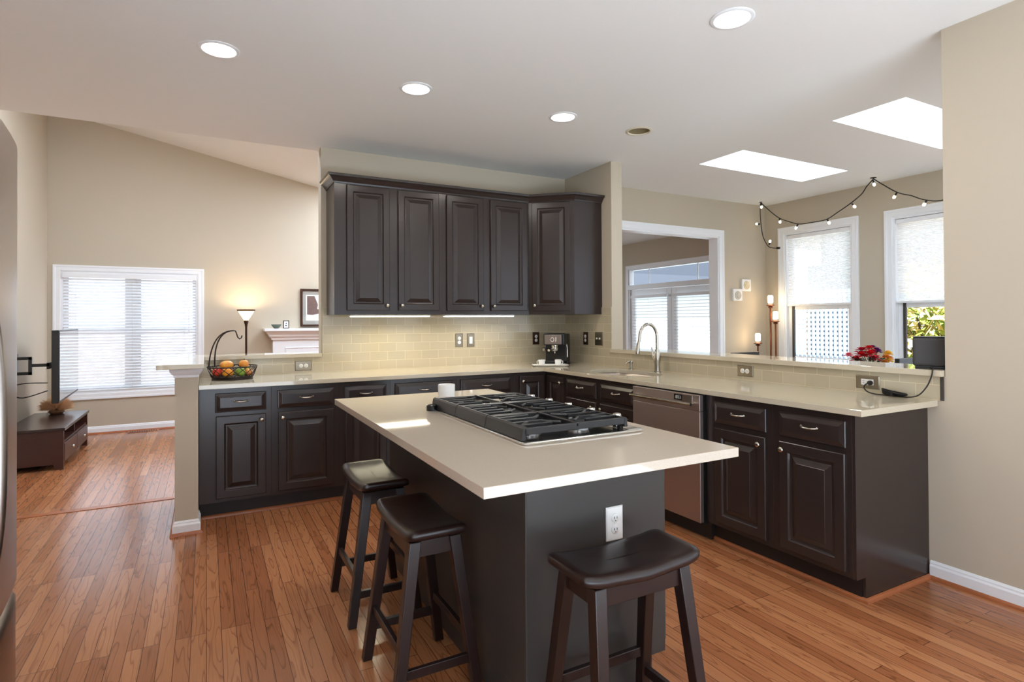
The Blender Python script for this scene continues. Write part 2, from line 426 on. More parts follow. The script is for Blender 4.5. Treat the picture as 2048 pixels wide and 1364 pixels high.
fl = slab_mb([(-1.9, 8.4, -.6, 5.05), (-1.9, 8.4, 5.05, 11.2)], [], -0.1, 0.0)
struct(fl.build('floor', 'floor'), 'orange brown oak strip floor')
struct(MB().box(XL, -0.174, 5.02, 5.085, -0.001, 0.004).build('trim_1', 'oak', bevel=0.0015), 'oak threshold board crossing the floor to the family room')
cells = [((x-.14, x+.14, y-.14, y+.14), ell(x, y, .083, .083, 48)) for x, y in DOWN+[UNLIT]]
struct(slab_mb([(-1.76, 6.52, -2.6, 5.0), (-1.76, 3.4, 5.0, 5.08)], SKY, ZC, ZC, cells).build('ceiling', 'ceil'), 'flat white kitchen ceiling with two skylights')
for k, (x0, x1, y0, y1) in enumerate(SKY):
    sh = MB()
    for a, b in (((x0,y0),(x1,y0)),((x1,y0),(x1,y1)),((x1,y1),(x0,y1)),((x0,y1),(x0,y0))):
        sh.add([(*a,ZC),(*b,ZC),(*b,ZC+.45),(*a,ZC+.45)], [(0,1,2,3)])
    w = struct(sh.build(f'window_{k+1}', 'ceil'), ['skylight nearer the right wall', 'skylight farther back over the nook'][k])
    MB().box(x0, x1, y0, y1, ZC+.45, ZC+.456).build('pane', 'frosted', w)
struct(MB().box(-1.9, 3.5, -5.5, -.6, -.1, 0).build('floor_bounce_rear', pbr('pale_bounce_floor', S(222, 222, 220), .5)), 'pale floor behind the camera, added to bounce daylight upward')  # unseen pale slab, added to throw neutral light up at the ceiling
struct(MB().box(3.42, 6.37, .2, 4.94, 0, .008).build('floor_bounce_nook', noise_tint(pbr('pale_bounce_sheet', S(206, 201, 192), .9), 300, .06)), 'pale unseen sheet on the nook floor, added to bounce light upward')  # added light reflector over the nook floor, hidden by the bar
# vault over the family room
vz = lambda x: 3.234-0.2017*(x-1.42)
VS = [(1.6, 3.3, 5.2, 8.2), (-1.3, 1.4, 5.25, 6.3)]
va = slab_mb([(-1.76, 3.52, 4.96, 8.56)], VS, 0, 0)
va.v = [(x, y, vz(x)) for x, y, z in va.v]
struct(va.build('ceiling_vault', 'ceil'), 'sloping white vaulted ceiling of the family room')
for x0, x1, y0, y1 in VS:
    struct(MB().add([(x, y, vz(x)+.03) for x, y in ((x0,y0),(x1,y0),(x1,y1),(x0,y1))], [(0,1,2,3)]).build('window_6' if x0 > 0 else 'window_7', 'frosted'), 'unseen frosted skylight added to brighten the family room')  # both vault skylights are added out of view to light the family room
struct(MB().add([(3.4,4.96,3.0),(8.4,4.96,3.0),(8.4,11.2,3.0),(3.4,11.2,3.0)], [(0,1,2,3)]).build('ceiling_sunroom', 'ceil'))
wl = M['wall']
struct(wall_mb('x', .847, 3.41, YB, 5.08, 0, ZC).build('wall_back', wl), 'beige kitchen back wall behind the upper cabinets')
struct(wall_mb('x', XL-.12, 3.41, -2.7, -2.6, 0, ZC, [(XL+.2, 3.1, 0, 2.1)]).build('wall_rear', wl))  # unseen wall; its opening and lintel are shaped to limit the daylight
struct(wall_mb('x', XL, 3.4, 4.97, 5.08, ZC+.001, 3.9).build('wall_header', wl))
struct(wall_mb('x', -.046, .847, YB, 5.08, 0, 1.042).build('wall_half_back', wl), 'low half wall under the back ledge')
struct(wall_mb('y', 4.19, YB, XR, 3.41, 0, ZC).build('wall_stub', wl), 'short beige wall stub right of the corner cabinet')
struct(wall_mb('y', 1.51, 4.19, XR, 3.41, 0, 1.036).build('wall_half_right', wl), 'low half wall between kitchen and nook')
struct(wall_mb('y', -2.6, 1.51, XR, 3.41, 0, ZC, [(-2.4, .2, 0, 2.5)]).build('wall_right', wl), 'beige wall at the right edge of the photo')  # opening added out of view to let daylight into the kitchen
struct(wall_mb('y', -2.6, 8.55, XL-.12, XL, 0, 4.0, [(-2.4, .7, 0, 2.5)]).build('wall_left', wl), 'beige wall behind the television')  # unseen opening near the camera is added for more daylight
FW = (-1.51, -.096, .49, 1.95)
struct(wall_mb('x', XL-.12, 3.52, YF, YF+.12, 0, 4.0, [FW, (2.62, 3.35, .2, 2.3)]).build('wall_far', wl), 'tall beige far wall of the family room')  # second opening, hidden by the back wall, is added as a light source
struct(wall_mb('y', 5.08, 11.0, 3.4, 3.52, 0, 3.4, [(5.5, 8.1, .3, 2.3)]).build('wall_family_right', wl))  # large unseen opening added to pass daylight on to the family room
DO = (3.75, 5.525, 0.0, 2.345)
struct(wall_mb('x', 3.41, 6.51, YB, 5.09, 0, 3.1, [DO]).build('wall_nook_back', wl), 'beige nook wall with the cased opening')
struct(wall_mb('y', 5.09, 5.52, 6.39, 6.51, 0, 3.1).build('wall_sunroom_side', wl))
struct(wall_mb('x', 6.51, 8.32, 5.4, 5.52, 0, 3.1).build('wall_sunroom_near', wl))
W1 = (3.835, 4.68, .80, 2.395); W2 = (2.555, 3.40, .80, 2.395)
struct(wall_mb('y', .2, YB, XN, XN+.13, 0, ZC, [W1, W2, (.35, 2.4, .1, 2.7)]).build('wall_nook_right', wl), 'beige nook wall with two tall windows')  # third opening is added, out of view, to brighten the nook
struct(wall_mb('x', 3.41, XN+.13, .08, .2, 0, ZC, [(3.5, 6.3, .05, 2.72)]).build('wall_nook_near', wl))  # wide unseen opening added to flood the nook with daylight
SD = (7.3, 9.86, 0.0, 2.44)
struct(wall_mb('y', 5.4, 11.0, XS, XS+.12, 0, 3.1, [SD]).build('wall_sunroom_right', wl), 'beige sunroom wall with white french doors')
struct(wall_mb('x', 3.52, XS+.12, 11.0, 11.12, 0, 3.1, [(3.8, 7.8, .1, 2.5)]).build('wall_sunroom_far', wl))  # hidden opening added to bring daylight into the sunroom

# pillar at the end of the half wall
pl = MB().box(-.174, -.046, 4.15, YB, 0, 1.042)
pil = struct(pl.build('wall_pillar', wl), 'beige end of the half wall beside the leftmost base cabinet')
cr = MB()
rings = []
for o_, z in ((0,.985),(.006,.985),(.008,1.0),(.016,1.008),(.028,1.026),(.03,1.042)):
    rings.append([(-.174-o_,4.15-o_,z),(-.046+o_*.9,4.15-o_,z),(-.046+o_*.9,4.3,z),(-.174-o_,YB,z)])
cr.loops(rings); cr.build('trim_2', 'trim', smooth=30); struct(bpy.data.objects['trim_2'], 'white crown moulding under the pillar cap')
bs = MB()
bs.loops([[(-.174-o_,4.15-o_,z),(-.046+o_,4.15-o_,z),(-.046+o_,4.34,z),(-.174-o_,YB,z)] for o_, z in ((.014,0.016),(.014,.06),(.008,.072),(.008,.078),(.002,.088))])
struct(bs.build('baseboard_pillar', 'trim'), 'white baseboard wrapped round the pillar foot')
struct(MB().loops([[(-.174-o_,4.15-o_,z),(-.046+o_,4.15-o_,z),(-.046+o_,4.34,z),(-.174-o_,YB,z)] for o_, z in ((.028,0),(.027,.009),(.021,.016),(.014,.018))]).build('trim_3', 'oak', smooth=60), 'oak shoe moulding at the pillar foot')

def baseboard(name, axis, a0, a1, p, sgn, label=None, shoe=True, h=.09):
    pr = [(0,0),(.014,0),(.014,h*.7),(.009,h*.8),(.009,h*.88),(.003,h),(0,h)]
    P = (lambda u, q, z: (u, p+sgn*q, z)) if axis == 'x' else (lambda u, q, z: (p+sgn*q, u, z))
    struct(MB().loops([[P(a, q, z) for q, z in pr] for a in (a0, a1)]).build(name, 'trim'), label)
    if shoe:
        ps = [(.014,0),(.028,0),(.027,.008),(.022,.014),(.014,.017)]
        struct(MB().loops([[P(a, q, z) for q, z in ps] for a in (a0, a1)]).build(name+'_shoe', 'oak', smooth=60))
baseboard('baseboard_right', 'y', .2, 1.585, XR, -1, 'white baseboard along the right wall')
baseboard('baseboard_far', 'x', XL, 3.4, YF, -1, 'white baseboard below the family room window')
baseboard('baseboard_left', 'y', 1.9, YF, XL, 1)
def shoe(name, pts, side, label=None):
    """quarter round along polyline pts on the floor"""
    rings = []
    for i, p in enumerate(pts):
        p = Vector((*p, 0)); a = Vector((*pts[max(i-1, 0)], 0)); b = Vector((*pts[min(i+1, len(pts)-1)], 0))
        d1 = (p-a).normalized() if i else (b-p).normalized(); d2 = (b-p).normalized() if i < len(pts)-1 else d1
        n1 = Vector((d1.y, -d1.x, 0))*side; n2 = Vector((d2.y, -d2.x, 0))*side
        nn = (n1+n2); nn = nn/ max(nn.dot(n1), .3) if i not in (0, len(pts)-1) else n1
        rings.append([tuple(p+nn*q+Vector((0,0,z))) for q, z in ((0,0),(.017,0),(.016,.009),(.010,.017),(0,.02))])
    struct(MB().loops(rings).build(name, 'oak', smooth=60), label)
shoe('trim_4', [(-.03, 4.409), (2.73, 4.409), (2.73, 3.11)], 1, 'oak shoe moulding along the back cabinets')
shoe('trim_5', [(2.73, 2.49), (2.73, 1.59), (XR, 1.59)], 1, 'oak shoe moulding round the end panel')

# tiled backsplash
struct(wall_mb('x', -.046, .853, YB-.008, YB, .914, 1.042).build('trim_6', 'tile_x'), 'beige glass tile under the back ledge')
struct(wall_mb('x', .853, XR, YB-.008, YB, .914, 1.452).build('trim_7', 'tile_x'), 'beige glass tile backsplash on the back wall')
struct(wall_mb('y', 4.19, YB-.008, XR-.008, XR, .914, 1.452).build('trim_8', 'tile_y'), 'beige glass tile backsplash on the wall stub')
struct(wall_mb('y', 1.53, 4.19, XR-.008, XR, .914, 1.036).build('trim_9', 'tile_y'), 'beige glass tile strip under the bar ledge')
struct(wall_mb('y', 1.515, 1.53, XR-.009, XR, .914, 1.036).build('trim_10', 'slot'), 'dark edge strip closing the tile at the bar end')

# casing round openings
def casing_rect(mb, axis, u0, u1, v0, v1, p, sgn, w=.085, t=.018, bottom=True):
    P = (lambda u, q, z: (u, p+sgn*q, z)) if axis == 'x' else (lambda u, q, z: (p+sgn*q, u, z))
    prof = [(0,0),(0,t*.6),(w*.12,t*.75),(w*.6,t*.8),(w*.75,t),(w,t),(w,0)]
    corners = [(u0,v0,-1,-1),(u0,v1,-1,1),(u1,v1,1,1),(u1,v0,1,-1)]
    if not bottom: corners = [(u0,v0,-1,0),(u0,v1,-1,1),(u1,v1,1,1),(u1,v0,1,0)]
    rings = [[P(u+su*q, tt, v+sv*q) for q, tt in prof] for u, v, su, sv in corners]
    if bottom: rings.append(rings[0])
    return mb.loops(rings, not bottom, not bottom)
def jamb(mb, axis, u0, u1, v0, v1, p0, p1, t=.02, bottom=True):
    P = (lambda u, p, v: (u, p, v)) if axis == 'x' else (lambda u, p, v: (p, u, v))
    def bx(a0, a1, c0, c1):
        xs = [P(a, p, c) for p in (p0, p1) for a, c in ((a0,c0),(a1,c0),(a1,c1),(a0,c1))]
        mb.add(xs, [(0,1,2,3),(7,6,5,4),(0,4,5,1),(1,5,6,2),(2,6,7,3),(3,7,4,0)])
    bx(u0, u0+t, v0, v1); bx(u1-t, u1, v0, v1); bx(u0+t, u1-t, v1-t, v1)
    if bottom: bx(u0+t, u1-t, v0, v0+t)
    return mb
c = MB(); casing_rect(c, 'x', DO[0], DO[1], 0, DO[3], YB, -1, .08, .02, bottom=False); jamb(c, 'x', DO[0]-.001, DO[1]+.001, 0, DO[3]+.001, YB-.002, 5.092, .018, bottom=False)
struct(c.build('trim_11', 'trim'), 'white casing of the opening from nook to sunroom')

# nook windows (double hung) and their shades
def nook_window(n, w, label, shade_label):
    y0, y1, z0, z1 = w
    c = MB(); casing_rect(c, 'y', y0, y1, z0, z1, XN, -1, .08, .02)
    jamb(c, 'y', y0, y1, z0, z1, XN-.001, XN+.13, .02)
    root = struct(c.build(f'window_{n}', 'trim'), label)
    def sash(name, a0, a1, xa, xb, b=.045):
        m = MB(); jamb(m, 'y', y0+.02, y1-.02, a0, a1, xa, xb, b); s_ = m.build(name, 'trim', root, bevel=.003)
        MB().box((xa+xb)/2-.002, (xa+xb)/2+.002, y0+.06, y1-.06, a0+.04, a1-.04).build('pane', 'glass', s_)
    sash('upper_sash', 1.46, z1-.02, XN+.08, XN+.11)
    sash('lower_sash', z0+.02, 1.50, XN+.045, XN+.075, .055)
    MB().box(XN+.03, XN+.06, y1-.10, y1-.075, z0+.02, 1.5).build('screen_track', 'slot', root)
    sh = thing('pleated_shade', shade_label, 'window shade', ((XN+.02), (y0+y1)/2, 1.505))
    hw = (y1-y0)/2-.024; H = z1-.025-1.505; k = 46
    MB().box(-.012, .03, -hw, hw, H-.045, H).build('headrail', 'trim', sh, bevel=.004)
    MB().box(-.008, .022, -hw, hw, -.012, .012).build('bottom_rail', 'trim', sh, bevel=.003)
    rings = []
    for i in range(k*2+1):
        z = .012+(H-.057)*i/(k*2); x = .002 if i % 2 else .012
        rings.append([(x, -hw+.006, z), (x, hw-.006, z)])
    MB().loops(rings, False, False, closed=False).build('shade_fabric', 'shade', sh)
nook_window(3, W1, 'white double hung window in front of the lattice', 'half lowered white pleated shade on the window before the lattice')
nook_window(4, W2, 'white double hung window at the far right, by the shrub', 'half lowered white pleated shade on the rightmost window')

# family room window with blinds
c = MB(); casing_rect(c, 'x', FW[0], FW[1], FW[2], FW[3], YF, -1, .072, .018); jamb(c, 'x', FW[0], FW[1], FW[2], FW[3], YF-.001, YF+.12, .02)
root = struct(c.build('window_5', 'trim'), 'wide white family room window behind the blinds')
xm = (FW[0]+FW[1])/2
MB().box(xm-.045, xm+.045, YF+.05, YF+.12, FW[2]+.02, FW[3]-.02).build('mullion', 'trim', root)
for a, b in ((FW[0]+.02, xm-.045), (xm+.045, FW[1]-.02)):
    m = MB(); jamb(m, 'x', a, b, FW[2]+.02, 1.24, YF+.07, YF+.1, .04); jamb(m, 'x', a, b, 1.21, FW[3]-.02, YF+.09, YF+.115, .04)
    s_ = m.build('sash', 'trim', root)
    MB().box(a+.03, b-.03, YF+.088, YF+.092, FW[2]+.05, FW[3]-.05).build('pane', 'glass', s_)
def blinds(root, x0, x1, z0, z1, y, n, tilt, sw, axis='x', head=.055, mat='slat'):
    P = (lambda u, q, z: (u, y+q, z)) if axis == 'x' else (lambda u, q, z: (y+q, u, z))
    def bx(name, u0, u1, q0, q1, a, b, mat='trim', bev=.003):
        xs = [P(u, q, z) for z in (a, b) for u, q in ((u0,q0),(u1,q0),(u1,q1),(u0,q1))]
        return MB().add(xs, [(0,3,2,1),(4,5,6,7),(0,1,5,4),(1,2,6,5),(2,3,7,6),(3,0,4,7)]).build(name, mat, root, bevel=bev)
    bx('valance', x0-.005, x1+.005, -.045, -.025, z1-head, z1)
    bx('bottom_rail', x0, x1, -.018, .018, z0, z0+.016)
    s = MB(); st = (z1-head-z0-.03)/n
    for i in range(n):
        z = z0+.03+st*(i+.5); dc, ds = sw/2*math.cos(tilt), sw/2*math.sin(tilt)
        pr = [(-dc,-ds),(-dc*.4,-ds*.4+.003),(dc*.4,ds*.4+.003),(dc,ds)]
        s.loops([[P(x0, q, z+w) for q, w in pr], [P(x1, q, z+w) for q, w in pr]], False, False, closed=False)
    s.build('slats', mat, root, smooth=60)
    cd = MB()
    for u in (x0+.12, (x0+x1)/2, x1-.12):
        cd.tube([P(u, -.026, z1-head), P(u, -.026, z0+.01)], .0014, 5)
    cd.build('ladder_cord', 'white_plastic', root)
bl = thing('venetian_blinds', 'white closed venetian blinds filling the wide family room window', 'blinds', (0,0,0))
blinds(bl, FW[0]+.024, FW[1]-.024, FW[2]+.025, FW[3]-.022, YF+.01, 36, math.radians(33), .05)
w_ = MB(); w_.tube([(-.2, YF-.035, 1.87), (-.195, YF-.04, 1.2)], .004, 6); w_.build('tilt_wand', 'white_plastic', bl)

# sunroom french doors with transom
c = MB(); casing_rect(c, 'y', SD[0], SD[1], 0, SD[3], XS, -1, .08, .02, bottom=False); jamb(c, 'y', SD[0], SD[1], 0, SD[3], XS-.001, XS+.12, .03, bottom=False)
c.box(XS-.012, XS+.1, SD[0], SD[1], 1.99, 2.09)
root = struct(c.build('door_1', 'trim'), 'white french doors with a transom seen through the opening')
MB().box(XS+.05, XS+.054, SD[0]+.02, SD[1]-.02, 2.09, 2.42).build('transom_pane', 'glass', root)
tb = MB()
for y in (7.9, 9.25): tb.box(XS+.045, XS+.06, y-.008, y+.008, 2.09, 2.41)
tb.build('transom_bars', 'trim', root)
ys = [7.33, 8.58, 9.83]
for k in range(2):
    a, b = ys[k]+.003, ys[k+1]-.003
    fr = MB(); jamb(fr, 'y', a, b, .02, 1.985, XS+.03, XS+.075, .13); fr.box(XS+.03, XS+.075, a+.13, b-.13, .15, .28)
    d = fr.build('door_leaf', 'trim', root, bevel=.004)
    MB().box(XS+.05, XS+.055, a+.12, b-.12, .27, 1.86).build('pane', 'glass', d)
    bd = thing('door_blinds', ['white venetian blinds on the right french door leaf', 'white venetian blinds on the left french door leaf behind the faucet'][k], 'blinds', (0,0,0), group='french door blinds')
    blinds(bd, a+.08, b-.08, .25, 1.86, XS-.0, 24, math.radians(-14), .055, axis='y', head=.06, mat='white_plastic')

# ledges on the half walls
l_ = slab_mb([(-.269, -.011, 4.075, 5.2), (-.011, .847, 4.918, 5.2)], [], 1.042, 1.072)
tag(l_.build('ledge_slab', 'ledge', bevel=.003), 'cream L shaped stone ledge capping the left half wall and pillar', 'ledge')
l_ = slab_mb([(3.258, 3.60, 1.515, 4.19)], [], 1.036, 1.068)
tag(l_.build('bar_ledge', 'ledge', bevel=.003), 'long cream stone bar ledge behind the sink, under the speaker', 'ledge')

# ------------------------------------------------------------------ cabinets
DOOR = [(0,0),(0,.016),(.004,.02),(.050,.02),(.054,.017),(.058,.010),(.062,.0085),(.070,.0085),(.072,.0095),(.098,.019),(.100,.0205)]
DRAW = [(0,0),(0,.011),(.003,.014),(.008,.0145),(.028,.021),(.031,.0215)]
def knob_mb(x, z, y=-.02):
    return MB().lathe([(.006,0),(.005,.01),(.006,.014),(.014,.018),(.0155,.023),(.013,.028),(.006,.031),(.001,.0315)], (x, y, z), 20, 'y')
def pull_mb(cx, z, y=-.021, w=.085):
    pts = []
    for i in range(15):
        t = -1+2*i/14
        pts.append((cx+t*w/2, y-.022*(1-t**4)-.001, z-.004*(1-t*t)))
    rs = [.0045+.0018*(1-abs(-1+2*i/14)) for i in range(15)]
    m = MB().tube(pts, rs, 8)
    for s in (-1, 1): m.lathe([(.007,0),(.006,.004),(.004,.006)], (cx+s*w/2, y, z), 12, 'y')
    return m
def add_door(root, x0, x1, z0, z1, knob=None, mat='cab'):
    d = MB().rects(x1-x0, z1-z0, DOOR, 0, x0, z0).build('door', mat, root, bevel=.0015)
    if knob: knob_mb(*knob).build('knob', 'nickel', d, smooth=50)
    return d
def add_drawer(root, x0, x1, z0, z1, mat='cab', pull=True):
    d = MB().rects(x1-x0, z1-z0, DRAW, 0, x0, z0).build('drawer', mat, root, bevel=.0015)
    if pull: pull_mb((x0+x1)/2, (z0+z1)/2+.008).build('pull', 'nickel', d, smooth=60)
    return d
ZD0, ZD1, ZR0, ZR1 = .142, .696, .722, .85
def base_cab(label, loc, rotz, w, items, depth=.605, toe=True):
    t = thing('base_cabinet', label, 'cabinet', loc, rotz, 'espresso base cabinets')
    MB().box(0, w, 0, depth, .115, .884).build('carcass', 'cab', t, bevel=.001)
    MB().box(0, w, .065, depth, 0, .115).build('toe_kick', 'toe', t)
    for (x0, x1, side) in items:
        add_drawer(t, x0, x1, ZR0, ZR1)
        kx = (x1-.032) if side == 'r' else x0+.032
        add_door(t, x0+.004, x1-.002, ZD0, ZD1, (kx, .657))
    return t
YFc = 4.345
def back_cab(label, x0, x1, items): return base_cab(label, (x0, YFc, 0), 0, x1-x0, [(a-x0, b-x0, s) for a, b, s in items])
back_cab('dark base cabinet at the left end, beside the beige pillar', -.044, .403, [(.052, .370, 'r')])
back_cab('second dark base cabinet from the pillar, knob at its upper left', .403, .87, [(.443, .830, 'l')])
back_cab('third dark base cabinet from the pillar, behind the farthest stool', .87, 1.255, [(.907, 1.222, 'r')])
back_cab('dark base cabinet behind the white mug, mostly hidden by the island', 1.255, 1.805, [(1.29, 1.766, 'l')])
back_cab('dark base cabinet left of the corner unit, wide drawer above island top', 1.805, 2.35, [(1.839, 2.307, 'r')])
t = thing('corner_cabinet', 'dark base corner cabinet with two folding doors below the coffee machine', 'cabinet', (2.35, YFc, 0), 0, 'espresso base cabinets')
MB().box(0, .93, 0, .605, .115, .884).box(.31, .93, -.335, 0, .115, .884).build('carcass', 'cab', t)
MB().box(0, .93, .065, .605, 0, .115).box(.38, .93, -.335, .065, 0, .115).build('toe_kick', 'toe', t)
add_door(t, .041, .293, ZD0, ZR1, (.065, .805))
d = MB().rects(.265, ZR1-ZD0, DOOR, 0, 0, 0).build('door', 'cab', t, (.31, -.055, ZD0), -PI/2)
knob_mb(.235, .663).build('knob', 'nickel', d, smooth=50)
XFr = 2.66
def right_cab(label, y0, y1, items): return base_cab(label, (XFr, y0, 0), -PI/2, y0-y1, [(y0-a, y0-b, s) for a, b, s in items], .622)
sk = thing('sink_cabinet', 'dark sink base cabinet with two false drawers, left of the dishwasher', 'cabinet', (XFr, 4.01, 0), -PI/2, 'espresso base cabinets')
MB().box(0, .9, 0, .622, .115, .64).box(0, .9, 0, .03, .64, .884).build('carcass', 'cab', sk)
MB().box(0, .9, .065, .622, 0, .115).build('toe_kick', 'toe', sk)
for a, b, k in ((.02, .43, 'r'), (.483, .88, 'l')):
    add_drawer(sk, a, b, ZR0, ZR1); add_door(sk, a+.003, b-.002, ZD0, ZD1, ((b-.032) if k == 'r' else a+.032, .657))
right_cab('dark base cabinet just right of the dishwasher', 2.49, 2.03, [(2.419, 2.065, 'r')])
e_ = right_cab('dark end base cabinet nearest the right wall, with plain side panel', 2.03, 1.608, [(1.987, 1.632, 'l')])
pn = MB()
pts = [(0,.115),(0,.884),(.626,.884),(.626,0),(.07,0),(.07,.115)]
pn.loops([[(.422, y, z) for y, z in pts], [(.438, y, z) for y, z in pts]])
pn.build('end_panel', 'cab', e_, bevel=.001)

# dishwasher
dw = thing('dishwasher', 'stainless steel dishwasher between the dark cabinets, bar handle on top', 'dishwasher', (2.607, 3.104, 0), -PI/2)
MB().box(.004, .610, .03, .62, .1, .878).build('tub', 'black', dw)
MB().box(.004, .612, 0, .03, .112, .778).build('door', 'steel_dark', dw, bevel=.003)
MB().box(.004, .612, 0, .03, .78, .876).build('control_panel', 'steel_dark', dw, bevel=.003)
MB().box(0, .614, .09, .6, 0, .1).build('toe_kick', 'toe', dw)
hd = MB().tube([(.03,-.045,.822),(.585,-.045,.822)], .0105, 14)
for x in (.05, .565): hd.tube([(x,-.045,.822),(x,.0,.826)], .008, 10)
hd.build('handle', 'nickel', dw, smooth=40)
MB().box(.40, .555, -.003, 0, .826, .87).build('control_frame', 'steel', dw, bevel=.002)
dp = MB().box(.405, .470, -.004, -.003, .832, .866).build('display', 'enamel', dw)
g7 = {'1': 'bc', '0': 'abcdef', 'T': 'aijx', 'E': 'adefg', 'I': 'ij'}
m = MB(); x = .412
for ch in '10TEI':
    w, h, z0, q = .0075, .02, .839, .0018
    seg = {'a':(x,x+w,z0+h-q,z0+h),'d':(x,x+w,z0,z0+q),'g':(x,x+w,z0+h/2-q/2,z0+h/2+q/2),'f':(x,x+q,z0+h/2,z0+h),'e':(x,x+q,z0,z0+h/2),'b':(x+w-q,x+w,z0+h/2,z0+h),'c':(x+w-q,x+w,z0,z0+h/2),'i':(x+w/2-q/2,x+w/2+q/2,z0,z0+h/2),'j':(x+w/2-q/2,x+w/2+q/2,z0+h/2,z0+h)}
    for s_ in g7[ch]:
        if s_ in seg: a = seg[s_]; m.box(a[0], a[1], -.0048, -.004, a[2], a[3])
    x += .0112
m.build('display_digits', 'white_plastic', dp)

# countertop with the sink hole
SCX, SCY, SRX, SRY = 2.935, 3.585, .195, .335
hole = ell(SCX, SCY, SRX, SRY, 48, 2.7)
ct = slab_mb([(-.044, 3.278, 4.312, 4.948), (2.624, 3.278, 1.541, 4.312)], [], .884, .914, [((2.70, 3.17, 3.2, 3.97), hole)])
tag(ct.build('countertop', 'quartz', bevel=.002), 'cream quartz L shaped worktop along the back wall and sink run', 'countertop')
sk2 = thing('kitchen_sink', 'undermount sink set in the worktop below the gooseneck faucet', 'sink', (SCX, SCY, .884))
rings = []
for sc_, z in ((1.06,0),(1.02,0),(1.0,-.01),(.97,-.12),(.90,-.165),(.5,-.175),(.12,-.18)):
    rings.append([(x, y, z) for x, y in ell(0, 0, SRX*sc_, SRY*sc_, 48, 2.7)])
MB().loops(rings, False, True).build('basin', 'steel', sk2, smooth=50)
MB().lathe([(.045,-.178),(.045,-.173),(.02,-.176)], (0,0,0), 20).build('drain', 'chrome', sk2)

# upper cabinets
YU = 4.622
def crown(mb, path, z0=2.43, h=.068, o=.055):
    """path: list of (x,y) of the cabinet top outline; profile flares outwards"""
    prof = [(0,0),(.006,.0),(.01,.012),(.014,.016),(.03,.038),(.042,.046),(.05,.05),(.052,.066),(.055,.068),(0,.068)]
    rings = []
    for i, p in enumerate(path):
        p = Vector((*p, 0)); a = Vector((*path[max(i-1, 0)], 0)); b = Vector((*path[min(i+1, len(path)-1)], 0))
        d1 = (p-a).normalized() if i else (b-p).normalized(); d2 = (b-p).normalized() if i < len(path)-1 else d1
        n1 = Vector((d1.y, -d1.x, 0)); n2 = Vector((d2.y, -d2.x, 0)); nn = n1+n2; nn = nn/nn.dot(n1)
        rings.append([tuple(p+nn*q+Vector((0,0,z0+z))) for q, z in prof])
    return mb.loops(rings)
def upper(label, x0, x1, doors, left_return=False):
    t = thing('wall_cabinet', label, 'cabinet', (x0, YU, 1.388), 0, 'espresso wall cabinets')
    w = x1-x0
    MB().box(0, w, 0, YB-YU, 0, 1.05).build('carcass', 'cab', t, bevel=.001)
    for a, b, k in doors: add_door(t, a-x0, b-x0, .033, 1.035, (k-x0, .075))
    path = ([(0, YB-YU)] if left_return else []) + [(0, 0), (w, 0)]
    crown(MB(), path, 1.042).build('crown', 'cab', t)
    return t
upper('dark wall cabinet with two doors at the left, above the warm light', .89, 1.797, [(.984, 1.331, 1.306), (1.403, 1.763, 1.43)], True)
upper('dark wall cabinet with two doors in the middle, next to the corner one', 1.797, 2.655, [(1.832, 2.184, 2.16), (2.254, 2.631, 2.28)])
t = thing('wall_cabinet', 'dark diagonal corner wall cabinet above the coffee machine', 'cabinet', (2.655, YU, 1.388), 0, 'espresso wall cabinets')
Wc, dx, dy = XR-2.655, 2.975-2.655, 4.336-YU
out = [(0,.334),(0,0),(dx,dy),(Wc,dy),(Wc,.334)]
MB().loops([[(x,y,0) for x, y in out], [(x,y,1.05) for x, y in out]]).build('carcass', 'cab', t, bevel=.001)
L = math.hypot(dx, dy); ang = math.atan2(dy, dx)
d = MB().rects(L-.07, 1.002, DOOR).build('door', 'cab', t, (.035*math.cos(ang), .035*math.sin(ang), .033), ang)
knob_mb(.028, .05).build('knob', 'nickel', d, smooth=50)
crown(MB(), [(0,0),(dx,dy),(Wc,dy)], 1.042).build('crown', 'cab', t)
for lab, x0, x1, mt, col, pw in (('warm under cabinet light bar below the left wall cabinet', 1.02, 1.70, 'led_warm', (1,.9,.66), 3.0), ('white under cabinet light bar below the middle wall cabinet', 1.83, 2.52, 'led', (1,.93,.8), 2.2)):
    t = thing('under_cabinet_light', lab, 'light', (0,0,0), 0, 'under cabinet lights')
    MB().box(x0, x1, 4.655, 4.715, 1.374, 1.388).build('housing', 'white_plastic', t, bevel=.002)
    MB().box(x0+.01, x1-.01, 4.653, 4.71, 1.369, 1.374).build('diffuser', mt, t)
    lamp('under_cabinet_glow', 'AREA', ((x0+x1)/2, 4.70, 1.366), pw, col, x1-x0-.04, (math.radians(-18), 0, 0), .04)

